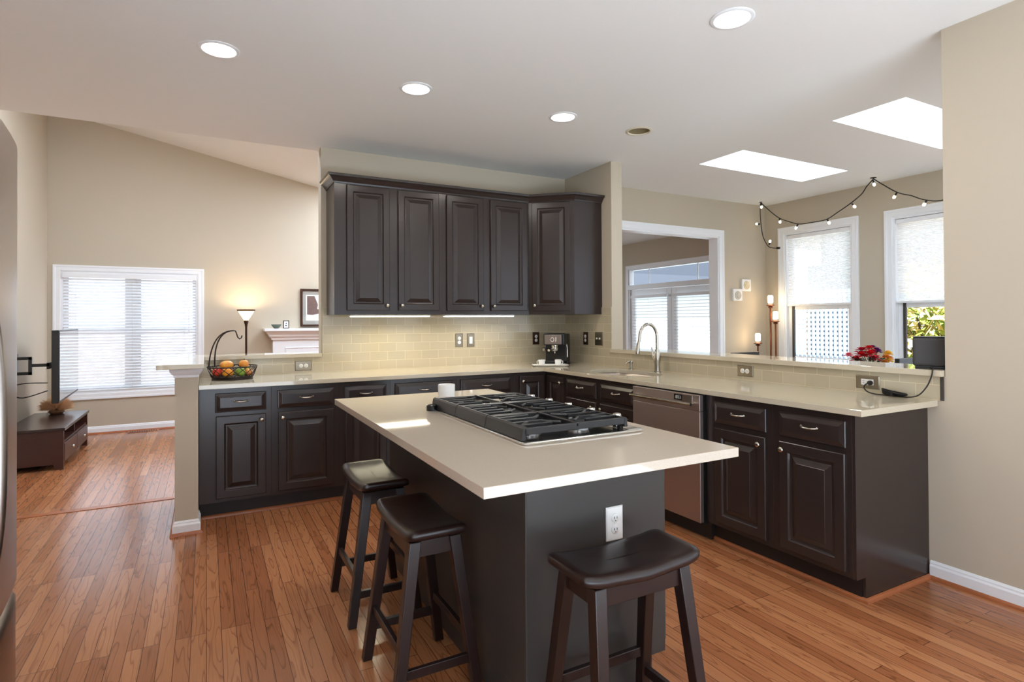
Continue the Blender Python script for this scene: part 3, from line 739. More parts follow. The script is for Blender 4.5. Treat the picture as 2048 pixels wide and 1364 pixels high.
# ------------------------------------------------------------------ outlets and switches
def plate(name, label, cat, loc, rotz, w, h, kind, mat='plate', group='outlet plates'):
    t = thing(name, label, cat, loc, rotz, group)
    MB().rects(w, h, [(0,0),(0,.003),(.004,.006),(.006,.0062)], 0, -w/2, -h/2).build('cover_plate', mat, t, smooth=20)
    hor = w > h
    def recept(cx, cz):
        f = MB().lathe([(.0165,0),(.0165,.008),(.0145,.0095)], (cx, 0, cz), 20, 'y').build('receptacle', 'white_plastic', t, smooth=40)
        s = MB()
        if hor:
            for q in (-.005, .006): s.box(cx-.004, cx+.004, -.0105, -.009, cz+q-.001, cz+q+.001)
        else:
            for q in (-.006, .006): s.box(cx+q-.001, cx+q+.001, -.0105, -.009, cz-.002, cz+.006)
        s.lathe([(.002,.009),(.002,.0105)], (cx+(.009 if hor else 0), 0, cz-(0 if hor else .008)), 8, 'y'); s.build('slots', 'slot', f)
    if kind == 'duplex':
        for q in (-.0195, .0195): recept(q if hor else 0, 0 if hor else q)
        MB().lathe([(.003,0),(.003,.0075)], (0,0,0), 8, 'y').build('screw', mat, t)
    elif kind == 'rocker':
        r = MB(); r.add([(-.016,-.006,-.033),(.016,-.006,-.033),(.016,-.006,.033),(-.016,-.006,.033),(-.015,-.009,-.032),(.015,-.009,-.032),(.015,-.012,.032),(-.015,-.012,.032)], [(0,1,2,3),(4,5,6,7),(0,1,5,4),(1,2,6,5),(2,3,7,6),(3,0,4,7)])
        r.build('rocker', 'white_plastic', t)
    elif kind == 'toggle2':
        for q in (-.023, .023):
            MB().box(q-.005, q+.005, -.018, -.005, -.006, .010).build('toggle', 'white_plastic', t, bevel=.002)
    elif kind == 'gfci':
        r = MB().box(-.034, .034, -.0085, -.005, -.0165, .0165).build('receptacle', 'white_plastic', t, bevel=.002)
        s = MB()
        for cx in (-.02, .02):
            for q in (-.005, .006): s.box(cx-.004, cx+.004, -.0095, -.0085, q-.001, q+.001)
        s.build('slots', 'slot', r)
    return t
TY, TX = YB-.008, XR-.008
plate('outlet', 'steel plated outlet left of the rocker switch, above the back counter', 'outlet', (2.087, TY, 1.151), 0, .075, .125, 'duplex')
plate('light_switch', 'steel plated white rocker switch beside the middle backsplash outlet', 'switch', (2.205, TY, 1.150), 0, .075, .125, 'rocker')
plate('outlet', 'dark plated outlet just left of the coffee machine', 'outlet', (2.921, TY, 1.154), 0, .075, .125, 'duplex', 'bronze')
plate('outlet', 'dark plated outlet on the side wall right of the coffee machine', 'outlet', (TX, 4.591, 1.156), -PI/2, .075, .125, 'duplex', 'bronze')
plate('light_switch', 'steel plated double toggle switch left of the pass through', 'switch', (TX, 4.378, 1.157), -PI/2, .12, .125, 'toggle2')
plate('outlet', 'horizontal steel outlet right of the fruit basket', 'outlet', (.704, TY, .972), 0, .130, .078, 'duplex')
plate('outlet', 'horizontal steel outlet under the bar ledge, right of the faucet', 'outlet', (TX, 2.715, .976), -PI/2, .130, .075, 'duplex')
plate('outlet', 'horizontal steel outlet with the black plug in it', 'outlet', (TX, 1.888, .976), -PI/2, .130, .073, 'gfci')
plate('outlet', 'white outlet on the charcoal end of the island, behind the stool', 'outlet', (1.257, 1.6, .622), 0, .072, .118, 'duplex', 'white_plastic')

# ------------------------------------------------------------------ island
isl = thing('kitchen_island', 'charcoal kitchen island base under the beige slab', 'island', (0,0,0))
MB().box(.903, 1.49, 1.6, 3.14, .115, .884).build('carcass', 'island', isl, bevel=.001)
MB().box(.903, 1.425, 1.6, 3.14, 0, .115).build('plinth', 'island', isl)
MB().box(.898, .905, 1.594, 1.606, 0, .884).build('corner_bead', 'island', isl, bevel=.002)
for a, b, k in ((1.62, 2.11, 'l'), (2.13, 2.62, 'r'), (2.64, 3.12, 'l')):
    d = MB().rects(b-a, .86-.142, DOOR).build('door', 'island', isl, (1.495, a, .142), PI/2, bevel=.0015)
    knob_mb((b-a-.03) if k == 'l' else .03, .66).build('knob', 'nickel', d, smooth=50)
tag(MB().box(.611, 1.53, 1.296, 3.174, .884, .914).build('island_countertop', 'quartz_island', bevel=.002), 'beige speckled quartz slab on the island, carrying the cooktop', 'countertop')

# cooktop
CX0, CX1, CY0, CY1 = .93, 1.447, 1.655, 2.582
ck = thing('cooktop', 'gas cooktop with black cast iron grates on the island', 'cooktop', (0, 0, .914))
tr = MB()
def rr(i, z, r=.02, n=6):
    pts = []
    for cx, cy, a0 in ((CX1-i-r,CY1-i-r,0),(CX0+i+r,CY1-i-r,PI/2),(CX0+i+r,CY0+i+r,PI),(CX1-i-r,CY0+i+r,1.5*PI)):
        for k in range(n+1): a = a0+PI/2*k/n; pts.append((cx+r*math.cos(a), cy+r*math.sin(a), z))
    return pts
tr.loops([rr(.002,0),rr(0,.003),rr(0,.007),rr(.003,.010),rr(.013,.0105),rr(.019,.005)], True, True)
tr.build('steel_tray', 'tray_steel', ck, smooth=40)
MB().box(CX0+.02, 1.372, CY0+.02, CY1-.02, .003, .0062).build('burner_deck', 'enamel', ck, bevel=.001)
BR = [(1.05,1.83,.036),(1.27,1.83,.045),(1.16,2.12,.06),(1.05,2.41,.045),(1.27,2.41,.036)]
for x, y, r in BR:
    b_ = MB().lathe([(r*1.25,.006),(r*1.25,.010),(r*1.05,.013),(r*1.0,.022),(r*.85,.024)], (x,y,0), 24).build('burner', 'chrome', ck, smooth=40)
    MB().lathe([(r*.95,.024),(r*.98,.028),(r*.9,.033),(r*.3,.035)], (x,y,0), 24).build('burner_cap', 'iron', b_, smooth=40)
GX0, GX1, GZ = .945, 1.378, .056
for k in range(3):
    g0, g1 = CY0+.025+k*.2925, CY0+.025+(k+1)*.2925-.006
    g = MB(); th_ = .012
    # left skirt, end rails
    def skirt(y0, y1):
        pr = [(GX0-.012,.012),(GX0+.008,.012),(GX0+.008,GZ-.004),(GX0+.016,GZ),(GX0+.004,GZ+.003),(GX0-.004,GZ-.004)]
        g.loops([[(x,y0,z) for x, z in pr], [(x,y1,z) for x, z in pr]])
    skirt(g0, g1)
    pr = [(GX1-.006,.02),(GX1+.010,.02),(GX1+.006,GZ-.002),(GX1-.008,GZ)]
    g.loops([[(x,g0,z) for x, z in pr], [(x,g1,z) for x, z in pr]])
    for (ya, yb, end) in ((g0, g0+.014, k == 0), (g1-.014, g1, k == 2)):
        zb = GZ-.026
        g.loops([[(x,ya,zb),(x,yb,zb),(x,yb,GZ-.002),(x,ya,GZ-.002)] for x in (GX0, GX1)])
    n = 5
    for i in range(1, n):
        y = g0+(g1-g0)*i/n
        seg = [(GX0, GX0+.145), (GX1-.145, GX1)] if (k != 1) else [(GX0, GX0+.13), (GX1-.13, GX1)]
        for a, b in seg:
            up = [(a, GZ-.014), (a, GZ+.0), (b, GZ+.001), (b, GZ-.016)]
            g.loops([[(x, y-.005, z) for x, z in up], [(x, y+.005, z) for x, z in up]])
    cy_ = (g0+g1)/2
    for cx_ in ((1.05, 1.27) if k != 1 else (1.16,)):
        rr_ = .036 if k != 1 else .05
        for a in range(4):
            an = a*PI/2+PI/4; ca, sa = math.cos(an), math.sin(an)
            p0 = (cx_+ca*rr_, cy_+sa*rr_, GZ-.006); p1 = (cx_+ca*.115, cy_+sa*.115, GZ-.006)
            g.tube([p0, p1], .0065, 6)
    g.box((GX0+GX1)/2-.006, (GX0+GX1)/2+.006, g0, g1, GZ-.016, GZ)
    g.build('grate', 'iron', ck, bevel=.0025)
    ft = MB()
    for x in (GX0+.01, GX1-.01):
        for y in (g0+.02, g1-.02): ft.box(x-.008, x+.008, y-.008, y+.008, .0055, .022)
    ft.build('grate_feet', 'rubber', ck)
for y in (1.775, 1.945, 2.115, 2.275, 2.44):
    MB().lathe([(.022,.008),(.022,.012),(.017,.014),(.0165,.050),(.014,.054),(.001,.055)], (1.413, y, 0), 20).build('control_knob', 'chrome', ck, smooth=40)
MB().box(1.385, 1.438, 1.672, 1.70, .008, .011).build('badge', 'chrome', ck, bevel=.001)
MB().lathe([(.026,.006),(.026,.03),(.02,.034)], (.918, 2.50, 0), 20).build('side_cap', 'enamel', ck, smooth=40)

# mug on the island
mg = thing('mug', 'white mug on the island behind the cooktop', 'mug', (1.085, 2.74, .914))
MB().lathe([(.038,0),(.043,.004),(.0435,.09),(.042,.094),(.0405,.092),(.039,.01),(.001,.008)], (0,0,0), 28).build('body', 'white_glaze', mg, smooth=40)
MB().tube([(.03+.03*math.cos(a), .03+.03*math.cos(a), .048+.03*math.sin(a)) for a in [PI/2-PI*i/10 for i in range(11)]], .005, 8).build('handle', 'white_glaze', mg, smooth=60)

# ------------------------------------------------------------------ stools
def make_stool(label):
    t = thing('bar_stool', label, 'stool', (0,0,0), 0, 'saddle seat bar stools')
    m = MB(); nx, ny = 16, 10; Lx, Ly = .224, .112
    zt = lambda u, v: .600+.024*abs(u)**2.2
    top, bot = [], []
    rings = []
    # outline rings : from underside to top, rounded edge
    def ring(sc, zf):
        pts = []
        N = 40
        for i in range(N):
            a = 2*PI*i/N; cc, ss = math.cos(a), math.sin(a); e = 11.0
            x = math.copysign(abs(cc)**(2/e), cc); y = math.copysign(abs(ss)**(2/e), ss)
            pts.append((x*(Lx-sc), y*(Ly-sc), zf(x*(1-sc/Lx), y)))
        return pts
    rings = [ring(i_, lambda u, v, d_=d_: zt(u, v)-d_) for i_, d_ in ((.03,.036),(.012,.036),(.003,.033),(0,.027),(0,.014),(.004,.006),(.013,.0008))]
    for sc in (.03, .055, .08): rings.append(ring(sc, lambda u, v: zt(u, v)))
    rings.append([(x*.55, y*.1, .600+.024*abs(x*.55/Lx)**2.2) for x, y, z in ring(.08, lambda u, v: 0)])
    m.loops(rings).build('seat', 'stool', t, smooth=50)
    tx, ty, bx, by = .165, .072, .182, .155
    tx, ty, bx, by = .160, .074, .196, .150
    at_ = lambda sx, sy, z: (sx*(bx+(tx-bx)*z/.565), sy*(by+(ty-by)*z/.565), z)
    for sx in (-1, 1):
        for sy in (-1, 1):
            MB().leg(at_(sx, sy, 0), at_(sx, sy, .570), .036, .042).build('leg', 'stool', t, bevel=.003)
    ap = MB()
    for sy in (-1, 1):
        y = at_(1, sy, .53)[1]; ap.box(-.15, .15, y-.009, y+.009, .512, .568)
    for sx in (-1, 1):
        x = at_(sx, 1, .53)[0]; ap.box(x-.009, x+.009, -.072, .072, .512, .568)
    ap.build('apron', 'stool', t, bevel=.002)
    for sy in (-1, 1):
        a, b = at_(-1, sy, .2), at_(1, sy, .2)
        MB().box(a[0], b[0], a[1]-.009, a[1]+.009, .185, .217).build('stretcher', 'stool', t, bevel=.002)
    for sx in (-1, 1):
        a, b = at_(sx, -1, .13), at_(sx, 1, .13)
        MB().box(a[0]-.009, a[0]+.009, a[1], b[1], .115, .147).build('stretcher', 'stool', t, bevel=.002)
    return t
s1 = make_stool('dark saddle stool at the near end of the island, below the white outlet')
s1.location = (1.143, 1.405, 0)
dup(s1, (.708, 2.075, 0), PI/2, 'dark saddle stool at the island side, nearest the overhanging corner')
dup(s1, (.708, 2.73, 0), PI/2, 'dark saddle stool at the far end of the island side, its seat shining')

# ------------------------------------------------------------------ faucet and soap
fc = thing('faucet', 'brushed nickel gooseneck faucet behind the sink', 'faucet', (3.165, 3.465, .914))
MB().lathe([(.03,0),(.03,.006),(.024,.012),(.0225,.06),(.028,.095),(.0275,.125),(.020,.16),(.0145,.185)], (0,0,0), 24).build('body', 'nickel', fc, smooth=40)
pts = [(0,0,.15),(0,0,.28)]
for i in range(1, 15):
    a = PI*i/15; pts.append((-.085+.085*math.cos(a), .01*i/15, .28+.105*math.sin(a)))
pts += [(-.172, .012, .262), (-.178, .013, .235)]
MB().tube(pts, .0125, 14).build('neck', 'nickel', fc, smooth=60)
MB().tube([(-.177,.013,.24),(-.183,.014,.205),(-.189,.015,.16),(-.190,.015,.152)], [.0135,.0155,.0195,.018], 16).build('spray_head', 'nickel', fc, smooth=60)
MB().tube([(0,.012,.085),(-.004,.032,.115),(-.006,.048,.16),(-.006,.056,.20)], [.018,.015,.011,.006], 10).build('lever', 'chrome', fc, smooth=60)
sp = thing('soap_dispenser', 'small nickel soap dispenser left of the faucet', 'soap dispenser', (3.17, 3.79, .914))
MB().lathe([(.022,0),(.022,.006),(.012,.012),(.011,.045),(.016,.05),(.016,.068),(.012,.072)], (0,0,0), 18).build('pump', 'nickel', sp, smooth=40)
MB().tube([(0,0,.064),(-.03,.0,.066),(-.052,0,.058),(-.056,0,.05)], [.008,.007,.006,.005], 8).build('spout', 'nickel', sp, smooth=60)

# ------------------------------------------------------------------ coffee corner
cm = thing('coffee_machine', 'black espresso machine with a steel front, in the worktop corner', 'coffee machine', (2.985, 4.665, .914), -PI/4)
MB().box(-.105, .105, -.02, .14, 0, .29).build('body', 'black', cm, bevel=.012, seg=3)
MB().box(-.10, .10, -.125, -.015, .185, .295).build('head', 'black', cm, bevel=.01, seg=3)
p_ = MB().box(-.088, .074, -.129, -.124, .192, .282).build('steel_panel', 'steel', cm, bevel=.002)
lg = MB()
lg.loops([[(-.012+r*math.cos(a)*.8, -.1305, .237+r*math.sin(a)) for a in [2*PI*i/20 for i in range(20)]] + [] for r in (.022, .016)], False, False)
lg.box(.016, .021, -.1308, -.1295, .215, .259); lg.box(.026, .029, -.1308, -.1295, .222, .259)
lg.build('logo', 'white_plastic', p_)
MB().box(-.10, .10, -.135, -.02, 0, .032).build('drip_tray', 'black', cm, bevel=.005)
gt = MB()
for i in range(9): gt.box(-.085+i*.02, -.075+i*.02, -.128, -.03, .032, .035)
gt.build('tray_grille', 'steel', cm)
MB().lathe([(.032,.185),(.032,.165),(.028,.15),(.026,.148)], (0,-.075,0), 20).build('brew_group', 'chrome', cm, smooth=40)
h_ = MB().lathe([(.034,.158),(.034,.14),(.028,.128),(.006,.12),(.006,.105)], (0,-.075,0), 20); h_.tube([(0,-.10,.145),(-.03,-.165,.14),(-.035,-.18,.138)], [.008,.012,.013], 10)
h_.build('portafilter', 'chrome', cm, smooth=40)
MB().lathe([(.017,0),(.017,.02),(.012,.022)], (-.105,-.03,.14), 16, '-x').build('steam_knob', 'chrome', cm, smooth=40)
MB().tube([(.108,-.05,.19),(.118,-.06,.16),(.12,-.065,.07)], .005, 8).build('steam_wand', 'chrome', cm, smooth=60)
MB().tube([(.095,.10,.02),(.125,.03,.012),(.13,-.03,.012),(.12,-.07,.02)], .011, 8).build('power_lead', 'black', cm, smooth=60)
ty_ = thing('serving_tray', 'white rectangular tray with two espresso cups before the coffee machine', 'tray', (2.775, 4.45, .914), math.radians(-27))
def rect_r(w, d, z): return [(-w,-d,z),(w,-d,z),(w,d,z),(-w,d,z)]
MB().loops([rect_r(.125,.05,0), rect_r(.165,.075,.013), rect_r(.168,.077,.016), rect_r(.162,.072,.015), rect_r(.124,.048,.004)]).build('tray', 'white_glaze', ty_, bevel=.003)
for k, (lx, lab) in enumerate(((-.075, 'white espresso cup on the tray, handle to the left'), (.075, 'white espresso cup on the tray, handle to the right'))):
    a = math.radians(-27); sgn = -1 if k == 0 else 1
    cp_ = thing('espresso_cup', lab, 'cup', (2.775+lx*math.cos(a), 4.45+lx*math.sin(a), .9195), a, 'espresso cups')
    MB().lathe([(.02,0),(.026,.004),(.029,.03),(.031,.054),(.0295,.054),(.026,.02),(.001,.008)], (0,0,0), 22).build('body', 'white_glaze', cp_, smooth=40)
    MB().tube([(sgn*(.028+.016*math.sin(b)), 0, .03+.016*math.cos(b)) for b in [PI*i/10 for i in range(11)]], .0032, 8).build('handle', 'white_glaze', cp_, smooth=60)

# ------------------------------------------------------------------ fruit basket
fb = thing('fruit_basket', 'dark wire fruit basket with a banana hook at the left of the back counter', 'basket', (.172, 4.70, .914))
b_ = MB(); n = 40
circ = lambda r, z, a0=0: [(r*math.cos(2*PI*i/n), r*math.sin(2*PI*i/n), z) for i in range(n+1)]
b_.lathe([(.132,0),(.138,.003),(.138,.016),(.132,.018)], (0,0,0), 36)
b_.build('base', 'wire', fb, smooth=40)
w_ = MB(); w_.tube(circ(.166,.092), .0045, 8); w_.tube(circ(.139,.02), .004, 8)
for i in range(16):
    for s_ in (-1, 1):
        pts = []
        for k in range(9):
            u = k/8; a = 2*PI*(i/16)+s_*u*.55; r = .138+.028*u**.8
            pts.append((r*math.cos(a), r*math.sin(a), .018+.074*u))
        w_.tube(pts, .0026, 6)
w_.build('wire_bowl', 'wire', fb, smooth=60)
hk = MB()
for off in (-.022, .022):
    pts = []
    for k in range(20):
        u = k/19
        x = -.135+.145*u**2.2; z = .085+.27*math.sin(u*PI/2); y = .06+off*(1-u)
        pts.append((x+off*.9*(1-u), y, z))
    hk.tube(pts, .005, 8)
hk.tube([(.01,.06,.355),(.022,.06,.352),(.03,.06,.33),(.037,.06,.305),(.05,.06,.292),(.062,.06,.30),(.066,.06,.318)], .0045, 8)
hk.build('banana_hook', 'wire', fb, smooth=60)
def fruit(name, label, pos, r, col, sc=(1,1,.95), col2=None, stem=True, rough=.35):
    m = pbr(name+'_skin', col, rough, spec=.4)
    n_, l_, bb = nodes(m)
    tc = n_.new('ShaderNodeTexCoord'); no = n_.new('ShaderNodeTexNoise'); no.inputs['Scale'].default_value = 16
    l_.new(tc.outputs['Object'], no.inputs['Vector'])
    rp = n_.new('ShaderNodeValToRGB'); rp.color_ramp.elements[0].position = .38; rp.color_ramp.elements[1].position = .62
    rp.color_ramp.elements[0].color = col; rp.color_ramp.elements[1].color = col2 or col
    l_.new(no.outputs[0], rp.inputs[0]); l_.new(rp.outputs[0], bb.inputs['Base Color'])
    t = thing(name, label, 'fruit', (.172+pos[0], 4.70+pos[1], .914+pos[2]), random.random()*6, 'fruit in the wire basket')
    rings = []
    for j in range(13):
        a = PI*j/12; rr = max(math.sin(a), .02)*r*(1+.08*math.cos(a)); z = -r*math.cos(a)*sc[2]
        if name in ('apple', 'orange', 'peach'): z -= .12*r*max(0, (abs(math.cos(a))-.8)/.2)*math.copysign(1, -math.cos(a))
        rings.append([(sc[0]*rr*math.cos(2*PI*i/18), sc[1]*rr*math.sin(2*PI*i/18), z) for i in range(18)])
    MB().loops(rings).build('flesh', m, t, smooth=70)
    if stem: MB().tube([(0,0,r*.78),(.002,0,r*.95),(.006,0,r*1.12)], .002, 6).build('stem', 'wire', t)
fruit('apple', 'red apple at the left of the wire basket', (-.10,-.02,.052), .036, S(178,36,26), col2=S(205,70,40))
fruit('orange', 'large orange at the front left of the basket', (-.035,-.085,.055), .038, S(226,140,36), stem=False, col2=S(232,152,50))
fruit('mango', 'yellow orange mango lying on top of the basket, left of its middle', (-.04,-.005,.106), .042, S(224,160,60), sc=(1.3,.9,.75), col2=S(214,130,50), stem=False)
fruit('apple', 'green apple in the right half of the basket', (.048,-.08,.054), .036, S(96,132,36), col2=S(130,158,54))
fruit('peach', 'small peach at the front right of the basket', (.105,-.03,.046), .028, S(206,120,62), col2=S(222,170,90), stem=False)
fruit('pear', 'yellow green pear at the right edge of the basket', (.092,.045,.056), .030, S(206,190,84), sc=(1,1,1.15), col2=S(182,180,70))
fruit('peach', 'yellow orange peach resting on top at the right of the basket', (.075,.0,.108), .034, S(226,164,74), col2=S(220,140,60))
fruit('apple', 'red and yellow apple hidden at the back of the basket', (-.06,.075,.054), .036, S(170,60,30), col2=S(210,150,60))

# ------------------------------------------------------------------ speaker, cord, flowers
spk = thing('speaker', 'charcoal cube speaker on the right end of the bar ledge', 'speaker', (3.40, 1.626, 1.068), math.radians(-63.4))
MB().box(-.082, .082, -.072, .072, .012, .165).build('cloth_body', 'speaker', spk, bevel=.014, seg=3)
MB().box(-.072, .072, -.062, .062, 0, .014).build('base', 'black', spk, bevel=.004)
MB().box(-.078, .078, -.068, .068, .1645, .1675).build('top_plate', 'black', spk, bevel=.001)
cd = thing('power_cord', 'black power cord from the wall outlet up to the speaker', 'cord', (0,0,0))
X0 = TX-.012
pg = MB(); pg.lathe([(.006,-.006),(.013,0),(.013,.016),(.008,.026)], (X0+.006, 1.868, .974), 12, '-x'); pg.build('plug', 'rubber', cd, smooth=40)
pts = [(X0-.018,1.868,.974),(X0-.022,1.885,.962),(X0-.022,1.89,.945),(X0-.024,1.872,.927),(X0-.028,1.84,.9195),(X0-.03,1.80,.9185),(X0-.03,1.70,.9185),(X0-.028,1.66,.9195),(X0-.024,1.625,.928),(X0-.02,1.60,.948),(X0-.018,1.575,.985),(X0-.017,1.56,1.02),(X0-.016,1.552,1.05),(X0-.014,1.551,1.068),(X0-.002,1.553,1.0745),(X0+.02,1.565,1.0745),(3.33,1.60,1.074)]
def smooth_path(p, k=4):
    p = [Vector(q) for q in p]; out = []
    for i in range(len(p)-1):
        a, b, c_, d_ = p[max(i-1,0)], p[i], p[i+1], p[min(i+2,len(p)-1)]
        for j in range(k):
            t = j/k; out.append(.5*((2*b)+(c_-a)*t+(2*a-5*b+4*c_-d_)*t*t+(3*b-a-3*c_+d_)*t**3))
    return out+[p[-1]]
MB().tube(smooth_path(pts), .0034, 8).build('lead', 'rubber', cd, smooth=60)
bd = MB()
for k in range(5):
    pts = []
    for i in range(25):
        a = 2*PI*i/24; pts.append((X0-.03-.007*k+.008*math.sin(a), 1.725+.062*math.cos(a)*(1-.05*k), .931+.0035*k+.0105*math.sin(a+.3*k)*(.35+.65*abs(math.cos(a)))))
    bd.tube(pts, .0032, 6)
bd.box(X0-.062, X0-.026, 1.719, 1.731, .92, .944)
bd.build('coil', 'rubber', cd, smooth=60)

# ------------------------------------------------------------------ downlights
for k, (x, y) in enumerate(DOWN+[UNLIT]):
    lit = k < 4
    lab = ['lit ceiling downlight, leftmost of the row of three', 'lit ceiling downlight, middle of the row of three', 'lit ceiling downlight, right one of the row of three', 'lit ceiling downlight nearest the camera at the upper right', 'unlit ceiling can with a beige baffle'][k]
    t = thing('downlight', lab, 'ceiling light', (x, y, ZC), 0, 'recessed ceiling lights')
    MB().lathe([(.083,.004),(.103,0),(.104,-.003),(.100,-.006),(.085,-.007),(.081,-.002),(.080,.004)], (0,0,0), 40, cap0=False, cap1=False).build('trim_ring', 'trim' if lit else 'cream', t, smooth=40) if lit else \
    MB().lathe([(.083,.004),(.103,0),(.104,-.003),(.100,-.006),(.085,-.007),(.081,-.002),(.080,.004)], (0,0,0), 40, cap0=False, cap1=False).build('trim_ring', noise_tint(pbr('cream_trim', S(214,204,184), .5), 20, .02), t, smooth=40)
    if lit:
        MB().lathe([(.083,0.001),(.001,.0)], (0,0,.001), 40, cap0=False, cap1=False).build('diffuser', 'disc', t)
        lamp('downlight_beam', 'AREA', (x, y, ZC-.012), 5.0, (1, .93, .84), .14)
    else:
        bf = MB()
        pr = []
        for i in range(9): pr += [(.082-.003*i, .012*i), (.079-.003*i, .012*i+.003)]
        bf.lathe(pr, (0,0,0), 40, cap0=False, cap1=True).build('baffle', pbr('beige_baffle', S(134,118,84), .6), t)
bpy.data.objects

# ------------------------------------------------------------------ refrigerator
rf = thing('refrigerator', 'stainless refrigerator cut off by the left edge of the photo', 'refrigerator', (-.40, .87, 0))
D_ = .91
MB().box(-.72, -.06, 0.005, D_-.005, .02, 1.76).build('cabinet', 'steel_dark', rf, bevel=.004)
def curve_front(y0, y1, z0, z1, name):
    rings = []; N = 14
    bul = lambda y: .036*(1-((y-D_/2)/(D_/2))**2)
    prof = [(-.06, y0), (-.06, y1)]
    ys_ = [y0+(y1-y0)*i/N for i in range(N+1)]
    pts = [(-.055, y0)] + [(bul(y)-.004*(i in (0, N)), y) for i, y in enumerate(ys_)] + [(-.055, y1)]
    def shrink(q): return [(x-(q if i not in (0, len(pts)-1) else 0), y) for i, (x, y) in enumerate(pts)]
    rings = [[(x, y, z0) for x, y in shrink(.012)], [(x, y, z0+.012) for x, y in pts], [(x, y, z1-.03) for x, y in pts], [(x, y, z1-.008) for x, y in shrink(.012)], [(x, y, z1) for x, y in shrink(.035)]]
    return MB().loops(rings).build(name, 'steel', rf, smooth=45)
for y0, y1, hy in ((.002, D_/2-.002, D_/2-.045), (D_/2+.002, D_-.002, D_/2+.045)):
    d = curve_front(y0, y1, .72, 1.78, 'door')
    pts = [(.034+.030*(1-abs(-1+2*i/20)**3), hy, .80+.62*i/20) for i in range(21)]
    MB().tube(pts, .013, 12).build('handle', 'steel', d, smooth=60)
d = curve_front(.002, D_-.002, .06, .71, 'freezer_drawer')
MB().tube([(.03+.03*(1-abs(-1+2*i/20)**3), .1+.4*i/20, .62) for i in range(21)], .013, 12).build('handle', 'nickel', d, smooth=60)

# ------------------------------------------------------------------ family room
ts = thing('tv_stand', 'dark cherry tv stand along the left wall', 'tv stand', (-1.37, 7.12, 0))
hx, hy = .225, .60
MB().box(-hx-.01, hx+.012, -hy-.012, hy+.012, .352, .38).build('top', 'tvtop', ts, bevel=.003)
def side(y0, y1):
    o_ = [(-hx,0),(-hx+.06,0),(-hx+.075,.05),(hx-.075,.05),(hx-.06,0),(hx,0),(hx,.352),(-hx,.352)]
    return MB().loops([[(x,y0,z) for x, z in o_], [(x,y1,z) for x, z in o_]]).build('side_panel', 'tvwood', ts, bevel=.002)
side(-hy, -hy+.03); side(hy-.03, hy)
MB().box(-hx, -hx+.01, -hy+.03, hy-.03, .06, .352).build('back_panel', 'tvwood', ts)
MB().box(-hx+.01, hx-.01, -hy+.03, hy-.03, .235, .252).build('shelf', 'tvwood', ts)
MB().box(-hx+.01, hx-.02, -.01, .01, .252, .352).build('divider', 'tvwood', ts)
MB().box(-hx+.01, hx-.03, -hy+.03, hy-.03, .055, .068).build('bottom', 'tvwood', ts)
for y0 in (-hy+.034, .004):
    d = MB().box(hx-.016, hx+.004, y0, y0+hy-.038, .07, .232).build('drawer', 'tvwood', ts, bevel=.003)
    MB().lathe([(.006,0),(.006,.012),(.015,.016),(.013,.026),(.001,.028)], (hx+.004, y0+hy/2-.02, .155), 16, 'x').build('knob', 'nickel', d, smooth=50)
tv = thing('television', 'flat television turned side on before the blinds, above the tv stand', 'television', (-1.187, 7.02, .94), math.radians(2.2))
MB().box(-.055, 0, -.575, .575, -.328, .328).build('casing', 'black', tv, bevel=.006)
MB().box(-.085, -.055, -.36, .36, -.24, .2).build('back_bulge', 'black', tv, bevel=.03, seg=3)
MB().box(0, .003, -.56, .56, -.306, .316).build('screen', pbr('dark_glossy_screen', S(14,16,20), .03, spec=1.0, coat=1.0), tv)
mt = thing('tv_mount', 'black swing arm bracket holding the television to the left wall', 'tv mount', (XL, 7.1, .93))
m = MB(); m.box(0, .014, -.11, .11, -.105, .105); m.build('wall_plate', 'black', mt, bevel=.003)
m = MB()
for z in (.062, -.078): m.box(.01, .20, -.30, -.275, z, z+.028)
m.box(.175, .20, -.30, -.275, -.078, .09); m.box(.01, .03, -.30, .0, .062, .09); m.box(.01, .03, -.30, .0, -.078, -.05)
m.build('swing_arm', 'black', mt, bevel=.002)
MB().box(.20, .33, -.30, -.276, -.006, .024).build('extension_arm', 'black', mt, bevel=.002)
MB().box(.31, .33, -.3, .1, -.03, .03).build('head_plate', 'black', mt, bevel=.002)
cb = MB()
cb.tube(smooth_path([(XL+.002,6.9,.72),(XL+.08,6.78,.76),(XL+.2,6.62,.79),(XL+.385,6.45,.80)]), .005, 6)
cb.tube(smooth_path([(XL+.002,6.95,.74),(XL+.06,6.8,.68),(XL+.18,6.62,.66),(XL+.385,6.45,.73)]), .005, 6)
tag(cb.build('tv_cable', 'rubber', smooth=60), 'dark cables sagging from the left wall to the television', 'cable')
gr = MB()
rnd = random.Random(3)
for i in range(700):
    a = rnd.random()*2*PI; e = math.acos(1-1.02*rnd.random()); L_ = .12+.04*rnd.random()
    d = Vector((math.cos(a)*math.sin(e), math.sin(a)*math.sin(e), math.cos(e)*1.0+.12)); p0 = Vector((.02*math.cos(a), .02*math.sin(a), .045))
    q = d.cross(Vector((0,0,1))).normalized()*.003; tip = p0+d*L_+Vector((0,0,-.012*math.sin(e)))
    gr.add([p0-q, p0+q, p0+d*L_*.6+q*.9, tip, p0+d*L_*.6-q*.9], [(0,1,2,3,4)])
gp = thing('dried_grass_arrangement', 'bushy dried grass arrangement on the tv stand below the television', 'dried plant', (-1.39, 7.58, .38))
MB().lathe([(.05,0),(.07,.02),(.06,.05),(.04,.06)], (0,0,0), 20).build('pot', noise_tint(pbr('straw', S(150,110,80), .8), 60, .2), gp, smooth=50)
gr.build('grass_blades', translucent('dry_grass', S(226,192,156), .4), gp)['kind'] = 'stuff'
